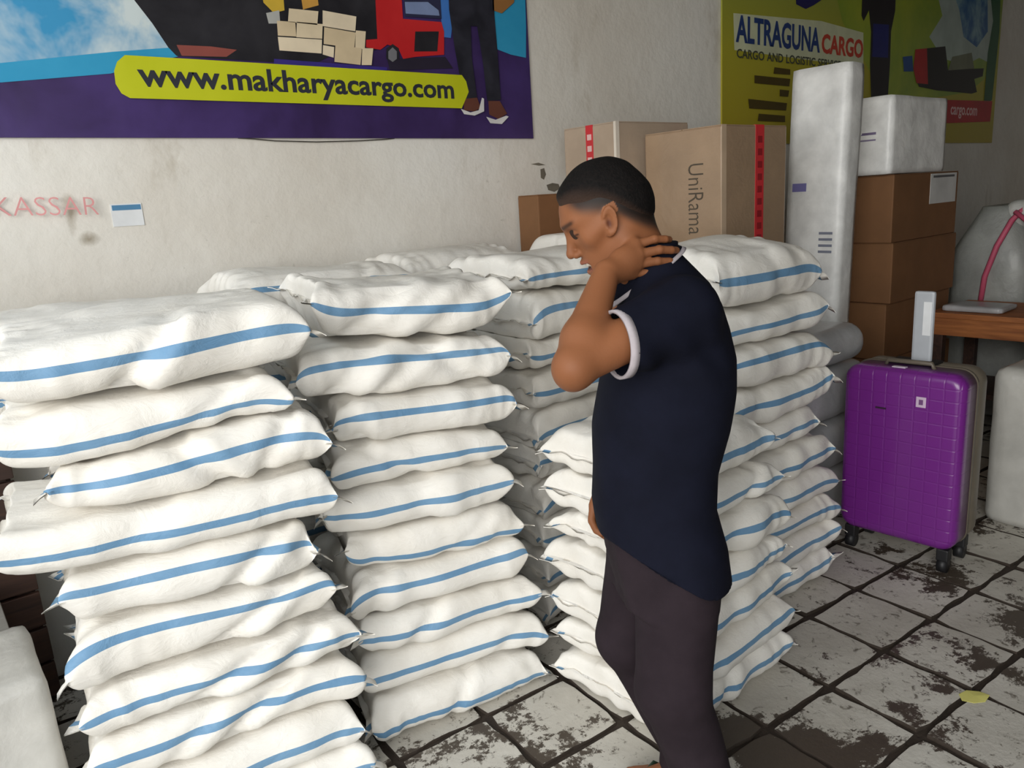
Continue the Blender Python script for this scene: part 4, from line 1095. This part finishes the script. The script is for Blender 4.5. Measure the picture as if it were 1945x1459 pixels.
# right arm hanging on the far side, hand at the front of the thigh
RS, RE, RW = (0.03, 0.165, 1.275), (0.045, 0.215, 1.00), (-0.085, 0.150, 0.855)
arm_chain(F, RS, RE, RW, 0.046)
rd = np.array((-0.035, -0.035, -0.085)); rd = rd / np.linalg.norm(rd)
kb = np.array(RW) + rd * 0.075; sd = np.array((0.55, 0.78, -0.35)); sd = sd / np.linalg.norm(sd); cu_ = np.array((0.75, -0.5, -0.1)); cu_ = cu_ / np.linalg.norm(cu_)
for i in range(4):
    k0 = kb + sd * (i - 1.5) * 0.0195
    F.cone(RW, k0, 0.018, 0.0125, 0.012)
    ln = [0.036, 0.040, 0.037, 0.030][i]
    k1 = k0 + rd * ln + cu_ * 0.006; k2 = k1 + rd * ln * 0.5 + cu_ * ln * 0.5; k3 = k2 + rd * ln * 0.15 + cu_ * ln * 0.45
    F.cone(k0, k1, 0.0105, 0.0092, 0.003); F.cone(k1, k2, 0.0092, 0.0085, 0.002); F.cone(k2, k3, 0.0085, 0.0072, 0.002)
tb0 = np.array(RW) + rd * 0.02 - sd * 0.02
F.cone(tb0, tb0 + rd * 0.032 - sd * 0.018 + cu_ * 0.01, 0.0145, 0.011, 0.01); F.cone(tb0 + rd * 0.032 - sd * 0.018 + cu_ * 0.01, tb0 + rd * 0.062 - sd * 0.015 + cu_ * 0.018, 0.0105, 0.008, 0.003)
V, Q = F.mesh()

# skin colour painted per vertex: lips, teeth, brows, eye slit, shaved sides, ear shade
def hairline(f, s):
    pf = np.array([-0.12, -0.095, -0.075, -0.055, -0.035, -0.015, 0.005, 0.025, 0.045, 0.06, 0.075, 0.10])
    pu = np.array([-0.080, -0.074, -0.062, -0.046, -0.024, 0.004, 0.022, 0.033, 0.044, 0.054, 0.060, 0.058])
    return np.interp(f, pf, pu)
f_, s_, u_ = toH(V[:, 0], V[:, 1], V[:, 2]); as_ = np.abs(s_)
hz = (V[:, 2] > 1.30) & (V[:, 0] < 0.05) & (np.abs(V[:, 1]) < 0.085)
skin = np.array(srgb(132, 84, 55)[:3]); base = np.tile(skin, (len(V), 1))
nz1 = SN(301, 12, 30)
base *= (1 + 0.07 * nz1(V[:, 0], V[:, 1], V[:, 2]))[:, None]
def paint(col, w):
    global base
    base = base * (1 - w[:, None]) + np.array(srgb(*col)[:3])[None, :] * w[:, None]
face = hz & (f_ > 0.02) & (u_ < 0.06)
isear = hz & (as_ > 0.0715) & (np.abs(u_ + 0.002) < 0.029) & (np.abs(f_ - 0.008) < 0.024)
fade = sstep(-0.022, 0.006, u_ - hairline(f_, s_)) * hz * ~isear
fade = fade * sstep(0.075, 0.045, f_) + 0
paint((58, 44, 37), fade * 0.95)
paint((24, 19, 17), sstep(-0.004, 0.020, u_ - hairline(f_, s_)) * hz * ~isear * sstep(0.075, 0.045, f_) * 0.9)
brow = np.exp(-((u_ - 0.0265 - 0.10 * (as_ - 0.03)) / 0.0042) ** 2) * sstep(0.008, 0.014, as_) * sstep(0.056, 0.046, as_) * face
paint((52, 36, 28), np.clip(brow * 1.1, 0, 0.85))
slit = np.exp(-((u_ - 0.0030 + 3.0 * (as_ - 0.031) ** 2) / 0.0019) ** 2) * sstep(0.015, 0.019, as_) * sstep(0.048, 0.042, as_) * face
paint((46, 28, 22), np.clip(slit * 1.1, 0, 0.85))
lip = np.maximum(np.exp(-((u_ + 0.0560) / 0.0045) ** 2), np.exp(-((u_ + 0.0750) / 0.0050) ** 2)) * sstep(0.030, 0.022, as_) * (f_ > 0.066) * hz
paint((142, 84, 72), np.clip(lip, 0, 1) * 0.6)
gap = (np.abs(u_ + 0.0665) < 0.0078) & (as_ < 0.025) & (f_ < 0.085) & (f_ > 0.055) & hz
paint((70, 34, 30), gap * 0.8)
teeth = (np.abs(u_ + 0.0645) < 0.0062) & (as_ < 0.0225) & (f_ > 0.066) & (f_ < 0.0835) & hz & (np.abs(ell(f_ - 0.0735, s_, u_ + 0.0640, np.array((0.0085, 0.023, 0.0062)))) < 0.0045)
paint((232, 220, 204), teeth * 1.0)
ear_shade = np.exp(-(((f_ - 0.012) / 0.005) ** 2 + ((u_ + 0.006) / 0.008) ** 2)) * isear
paint((78, 42, 32), np.clip(ear_shade * 1.3, 0, 1) * 0.85)  # hollow of the ear darkened in the paint as shade
def mat_skin():
    t = NT('brown_skin'); at = t.n('ShaderNodeAttribute', attribute_name='tone')
    v = t.coord('Object')
    nm = t.bump(t.noise(v, 220, 4), 0.10, 0.002)
    return t.fin(at.outputs['Color'], 0.55, nm, Specular_IOR_Level=0.22, Subsurface_Weight=0.08, Subsurface_Radius=(0.012, 0.005, 0.003), Subsurface_Scale=0.5)
body = qmesh('body', V, Q, mat_skin(), man)
ca = body.data.color_attributes.new('tone', 'FLOAT_COLOR', 'POINT')
ca.data.foreach_set('color', np.concatenate([np.clip(base, 0, 1), np.ones((len(V), 1))], 1).astype(np.float32).ravel())

# upper teeth in the parted mouth
bm = bmesh.new(); bmesh.ops.create_uvsphere(bm, u_segments=24, v_segments=12, radius=1.0)
for v in bm.verts:
    p_ = H(0.0745 + v.co.x * 0.0095, v.co.y * 0.0225, -0.0632 + v.co.z * 0.0052); v.co = Vector(p_)
link('teeth', bmmesh('teeth', bm, True), flat((226, 214, 198), .35), man)
# hair
FH = Field(grid(-0.22, 0.03, 0.0026), grid(-0.085, 0.085, 0.0026), grid(1.36, 1.60, 0.0026))
def hairf(X, Y, Z):
    f, s, u = toH(X, Y, Z)
    above = u - hairline(f, s) - 0.012 * sstep(0.03, 0.055, np.abs(s)) * sstep(0.06, 0.0, f) * sstep(-0.09, -0.03, f)
    th = -0.004 + 0.011 * sstep(-0.004, 0.034, above)
    # lift over the crown, clipped short at the sides
    th = th + 0.004 * sstep(0.05, 0.09, u)
    n_ = SN(77, 14, 140)(X, Y, Z) * 0.0008
    return skull(f, s, u) - th - n_
FH.add(hairf, (-1, -1, 1), (1, 1, 2), 0.001)
Vh, Qh = FH.mesh()
def mat_hair():
    t = NT('short_black_hair'); v = t.coord('Object')
    c = t.ramp(t.noise(v, 160, 3), [(0.3, srgb(9, 8, 8)), (0.7, srgb(22, 18, 17))])
    at = t.n('ShaderNodeAttribute', attribute_name='tone')
    c = t.mix(at.outputs['Fac'], srgb(58, 44, 37), c)
    return t.fin(c, 0.8, t.bump(t.noise(v, 260, 3), 0.6, 0.003), Specular_IOR_Level=0.15)
link_h = qmesh('hair', Vh, Qh, mat_hair(), man)
fh_, sh_, uh_ = toH(Vh[:, 0], Vh[:, 1], Vh[:, 2])
wh_ = sstep(0.012, 0.034 + 0.020 * sstep(0.03, 0.06, np.abs(sh_)) * sstep(-0.07, -0.03, fh_), uh_ - hairline(fh_, sh_))
ch_ = link_h.data.color_attributes.new('tone', 'FLOAT_COLOR', 'POINT')
ch_.data.foreach_set('color', np.stack([wh_, wh_, wh_, np.ones_like(wh_)], 1).astype(np.float32).ravel()); link_h['label'] = 'short black hair shaved at the sides'

# ---- clothes
def sections(tab):
    tab = np.array(tab)
    def fn(X, Y, Z):
        cx = np.interp(Z, tab[:, 0], tab[:, 1]); hx = np.interp(Z, tab[:, 0], tab[:, 2]); hy = np.interp(Z, tab[:, 0], tab[:, 3])
        a, b = np.abs((X - cx) / hx), np.abs(Y / hy)
        k0 = (a ** 2.3 + b ** 2.3) ** (1 / 2.3)
        return (k0 - 1) * np.minimum(hx, hy) * 0.9
    return fn
ST = [(0.58, 0.014, 0.140, 0.205), (0.66, 0.013, 0.140, 0.203), (0.76, 0.008, 0.137, 0.194), (0.85, -0.005, 0.132, 0.176), (0.93, 0.0, 0.131, 0.166), (1.02, 0.011, 0.139, 0.170),
      (1.10, 0.022, 0.136, 0.178), (1.17, 0.028, 0.130, 0.186), (1.23, 0.028, 0.118, 0.186), (1.28, 0.026, 0.106, 0.174), (1.32, 0.022, 0.090, 0.140), (1.35, 0.012, 0.074, 0.098), (1.385, 0.0, 0.054, 0.064)]
FS = Field(grid(-0.22, 0.21, 0.0042), grid(-0.31, 0.29, 0.0045), grid(0.56, 1.42, 0.0042))
FS.add(sections(ST), (-1, -1, 0.5), (1, 1, 1.40), 0.01)
for sh, el, tt in ((SH, EL, 0.62), (RS, RE, 0.72)):
    sh, el = np.array(sh), np.array(el); e2 = sh + (el - sh) * tt
    FS.cone(sh + np.array((0.0, 0.0, 0.0)), sh + (el - sh) * (tt + 0.3), 0.068, 0.058, 0.035)
    ax_ = (el - sh) / np.linalg.norm(el - sh)
    if sh[1] < 0: hem_n = ax_ * 0.9 + np.array((-0.25, 0, 0.25)); hem_n /= np.linalg.norm(hem_n)
    else: hem_n = ax_
    lo = np.minimum(sh + (el - sh) * (tt - 0.35), el) - 0.12; hi = np.maximum(sh + (el - sh) * (tt - 0.35), el) + 0.12
    def cut(X, Y, Z, e2=e2, n=hem_n, sh=sh, el=el):
        pl = -((X - e2[0]) * n[0] + (Y - e2[1]) * n[1] + (Z - e2[2]) * n[2])
        near = rcone(X, Y, Z, e2, el + (el - sh) * 0.4, 0.085, 0.085)
        return np.maximum(pl, near)
    FS.add(cut, lo, hi, 0.004, 'sub')
    # hollow sleeve mouth
    FS.cone(e2 - ax_ * 0.035, e2 + ax_ * 0.06, 0.050, 0.053, 0.004, 'sub')
    if sh[1] < 0: SLV = (e2, hem_n, ax_)
# neckline opening and hem
FS.cone((-0.058, 0, 1.44), (-0.026, 0, 1.325), 0.060, 0.058, 0.006, 'sub')
def hem(X, Y, Z):
    zc = np.interp(X, [-0.15, -0.05, 0.06, 0.14], [0.815, 0.765, 0.705, 0.68]) + 0.006 * np.sin(Y * 40)
    return Z - zc
FS.add(hem, (-1, -1, 0), (1, 1, 0.84), 0.004, 'sub')
V, Q = FS.mesh()
# drape folds
def folds(V, Q, mode):
    nr = np.zeros_like(V); a = V[Q[:, 2]] - V[Q[:, 0]]; b = V[Q[:, 3]] - V[Q[:, 1]]; fn = np.cross(a, b)
    for k in range(4): np.add.at(nr, Q[:, k], fn)
    nr /= np.linalg.norm(nr, axis=1)[:, None] + 1e-12
    x, y, z = V.T
    if mode == 'shirt':
        d = 0.0075 * SN(401, 9, 26, (1, 1, 0.22))(x, y, z) * sstep(1.25, 0.9, z) + 0.0035 * SN(402, 8, 22, (0.9, 0.9, 0.8))(x, y, z)
        d += 0.005 * np.sin((z * 0.8 + x * 0.9) * 75 + 2 * y * 9) * np.exp(-((z - 1.20) / 0.05) ** 2) * sstep(-0.12, -0.2, y)
    else:
        d = 0.004 * SN(403, 9, 24, (1, 1, 0.35))(x, y, z) + 0.004 * SN(404, 8, 34, (0.5, 0.5, 1.2))(x, y, z) * (np.exp(-((z - 0.46) / 0.09) ** 2) + np.exp(-((z - 0.08) / 0.06) ** 2))
        d += 0.004 * np.exp(-((y + 0.09 + 0.0) / 0.02) ** 2) * (x < 0)
    return V + nr * d[:, None]
V = folds(V, Q, 'shirt')
def mat_cloth(name, c, s=400):
    t = NT(name); v = t.coord('Object')
    a = tuple(x * 0.8 for x in c[:3]) + (1,); b = tuple(x * 1.15 for x in c[:3]) + (1,)
    col = t.ramp(t.noise(v, 14, 4), [(0.3, a), (0.7, b)])
    nm = t.bump(t.noise(v, s, 2), 0.15, 0.002)
    return t.fin(col, 0.85, nm, Specular_IOR_Level=0.12)
M_navy = mat_cloth('navy_pique', srgb(16, 18, 31)); M_trous = mat_cloth('dark_plum_twill', srgb(42, 34, 39)); M_trim = mat_cloth('white_rib_trim', srgb(172, 164, 168))
shirt = qmesh('polo_shirt', V, Q, M_navy, man); shirt['label'] = 'navy short-sleeved polo shirt with pale trims'
# sleeve trim: ribbed band round the sleeve mouth
def ring_band(name, c, n, r, wid, thick, mat, parent, squash=(1, 1), up=(0, 0, 1)):
    c, n = Vector(c), Vector(n).normalized(); s1 = n.cross(Vector(up)).normalized(); s2 = n.cross(s1)
    N = 40; V = []; F_ = []
    for i in range(N):
        a = 2 * math.pi * i / N; d = s1 * math.cos(a) * squash[0] + s2 * math.sin(a) * squash[1]
        for (rr_, h) in ((r, 0), (r + thick, 0), (r + thick, -wid), (r, -wid)):
            V.append(c + d * rr_ + n * h)
    for i in range(N):
        j = (i + 1) % N
        for k in range(4): F_.append((i * 4 + k, j * 4 + k, j * 4 + (k + 1) % 4, i * 4 + (k + 1) % 4))
    return link(name, pymesh(name, V, F_, True), mat, parent)
e2, hn_, ax_ = SLV
ring_band('sleeve_trim', e2 + hn_ * 0.003, hn_, 0.0580, 0.016, 0.0058, M_trim, shirt)

# collar: folded band round the neck, open at the front
def collar(name, r0, r1, z_in, z_out, mat, edge0, edge1, parent, a0=28, a1=332, off=0.0):
    """rings measured from the throat; between edge0..edge1 of the fall"""
    C = Vector((-0.026, 0, 1.358)); N = 56; V = []; F_ = []
    back = Vector((1, 0, 0.60)).normalized(); side = Vector((0, 1, 0)); nrm = Vector((-0.52, 0, 0.86)).normalized()
    for i in range(N):
        a = R(a0 + (a1 - a0) * i / (N - 1))
        d = -back * math.cos(a) * 1.10 + side * math.sin(a)
        pt = 1 + 0.35 * max(0, math.cos(a)) ** 2            # longer points at the front
        prof = []
        for e in (edge0, (edge0 + edge1) / 2, edge1):
            rr_ = r0 + (r1 - r0) * e ** 1.3 * pt + off; h = z_in + (z_out - z_in) * e * pt
            prof.append((rr_, h))
        prof2 = [(p[0] - 0.0035, p[1] - 0.001) for p in prof[::-1]]
        for p in prof + prof2: V.append(C + d * p[0] + nrm * p[1])
    m_ = 6
    for i in range(N - 1):
        for k in range(m_): F_.append((i * m_ + k, (i + 1) * m_ + k, (i + 1) * m_ + (k + 1) % m_, i * m_ + (k + 1) % m_))
    F_.append(tuple(range(m_))); F_.append(tuple(range((N - 1) * m_, N * m_))[::-1])
    return link(name, pymesh(name, V, F_, True), mat, parent)
co = collar('collar', 0.064, 0.088, 0.022, -0.022, M_navy, 0.0, 0.86, shirt)
collar('collar_trim', 0.064, 0.088, 0.022, -0.022, M_trim, 0.84, 1.0, co, off=0.0006)
collar('collar_stand', 0.061, 0.066, 0.021, -0.03, M_navy, 0.0, 1.0, shirt)
box('button', (-0.003, -0.003, -0.003), (0.003, 0.003, 0.003), flat((190, 190, 196), .3), shirt, 0.001).location = (-0.083, -0.040, 1.272)

# trousers
FT = Field(grid(-0.20, 0.22, 0.0048), grid(-0.24, 0.25, 0.0048), grid(0.03, 0.95, 0.0055))
FT.add(sections([(0.66, 0.010, 0.105, 0.150), (0.74, 0.008, 0.122, 0.160), (0.82, 0.0, 0.122, 0.158), (0.92, 0.0, 0.115, 0.150), (0.96, 0, 0.11, .14)]), (-1, -1, 0.64), (1, 1, 0.95), 0.03)
FT.add(lambda X, Y, Z: 0.94 - Z + 0 * X, (-1, -1, .9), (1, 1, 1), 0.003, 'union') if False else None
for a, b, c in ((LHIP, LKNEE, LANK), (RHIP, RKNEE, RANK)):
    FT.cone((a[0] + 0.005, a[1] * 0.95, 0.74), b, 0.096, 0.074, 0.03)
    FT.cone(b, (c[0], c[1], 0.10), 0.072, 0.060, 0.025)
    FT.cone((c[0], c[1], 0.12), (c[0] - 0.004, c[1], 0.055), 0.060, 0.064, 0.02)
FT.add(lambda X, Y, Z: Z - 0.045 - 0.25 * (X - 0.09), (-1, -1, 0), (1, 1, 0.14), 0.003, 'sub')
V, Q = FT.mesh(); V = folds(V, Q, 'trousers')
tro = qmesh('trousers', V, Q, M_trous, man); tro['label'] = 'dark plum-grey long trousers'
# sandals
for c in (LANK, RANK):
    pts = [(0.062, -0.02), (0.070, 0.0), (0.062, 0.024), (0.02, 0.034), (-0.05, 0.040), (-0.12, 0.047), (-0.165, 0.034), (-0.178, 0.0), (-0.168, -0.034), (-0.12, -0.047), (-0.05, -0.036), (0.02, -0.032)]
    n = len(pts); V = [(x + c[0], y + c[1], 0.001) for x, y in pts] + [(x + c[0], y + c[1], 0.014) for x, y in pts]
    Fc = [tuple(range(n, 2 * n))[::-1], tuple(range(n))] + [(i, (i + 1) % n, n + (i + 1) % n, n + i) for i in range(n)]
    so = link('sandal', pymesh('sandal', V, Fc), flat((64, 50, 40), .7), man)
    tube('strap', [(c[0] - 0.05, c[1] - 0.036, 0.012), (c[0] - 0.085, c[1] - 0.02, 0.042), (c[0] - 0.115, c[1] - 0.008, 0.040), (c[0] - 0.085, c[1] + 0.02, 0.046), (c[0] - 0.05, c[1] + 0.036, 0.012)], 0.005, flat((40, 60, 44), .6), so, 6)
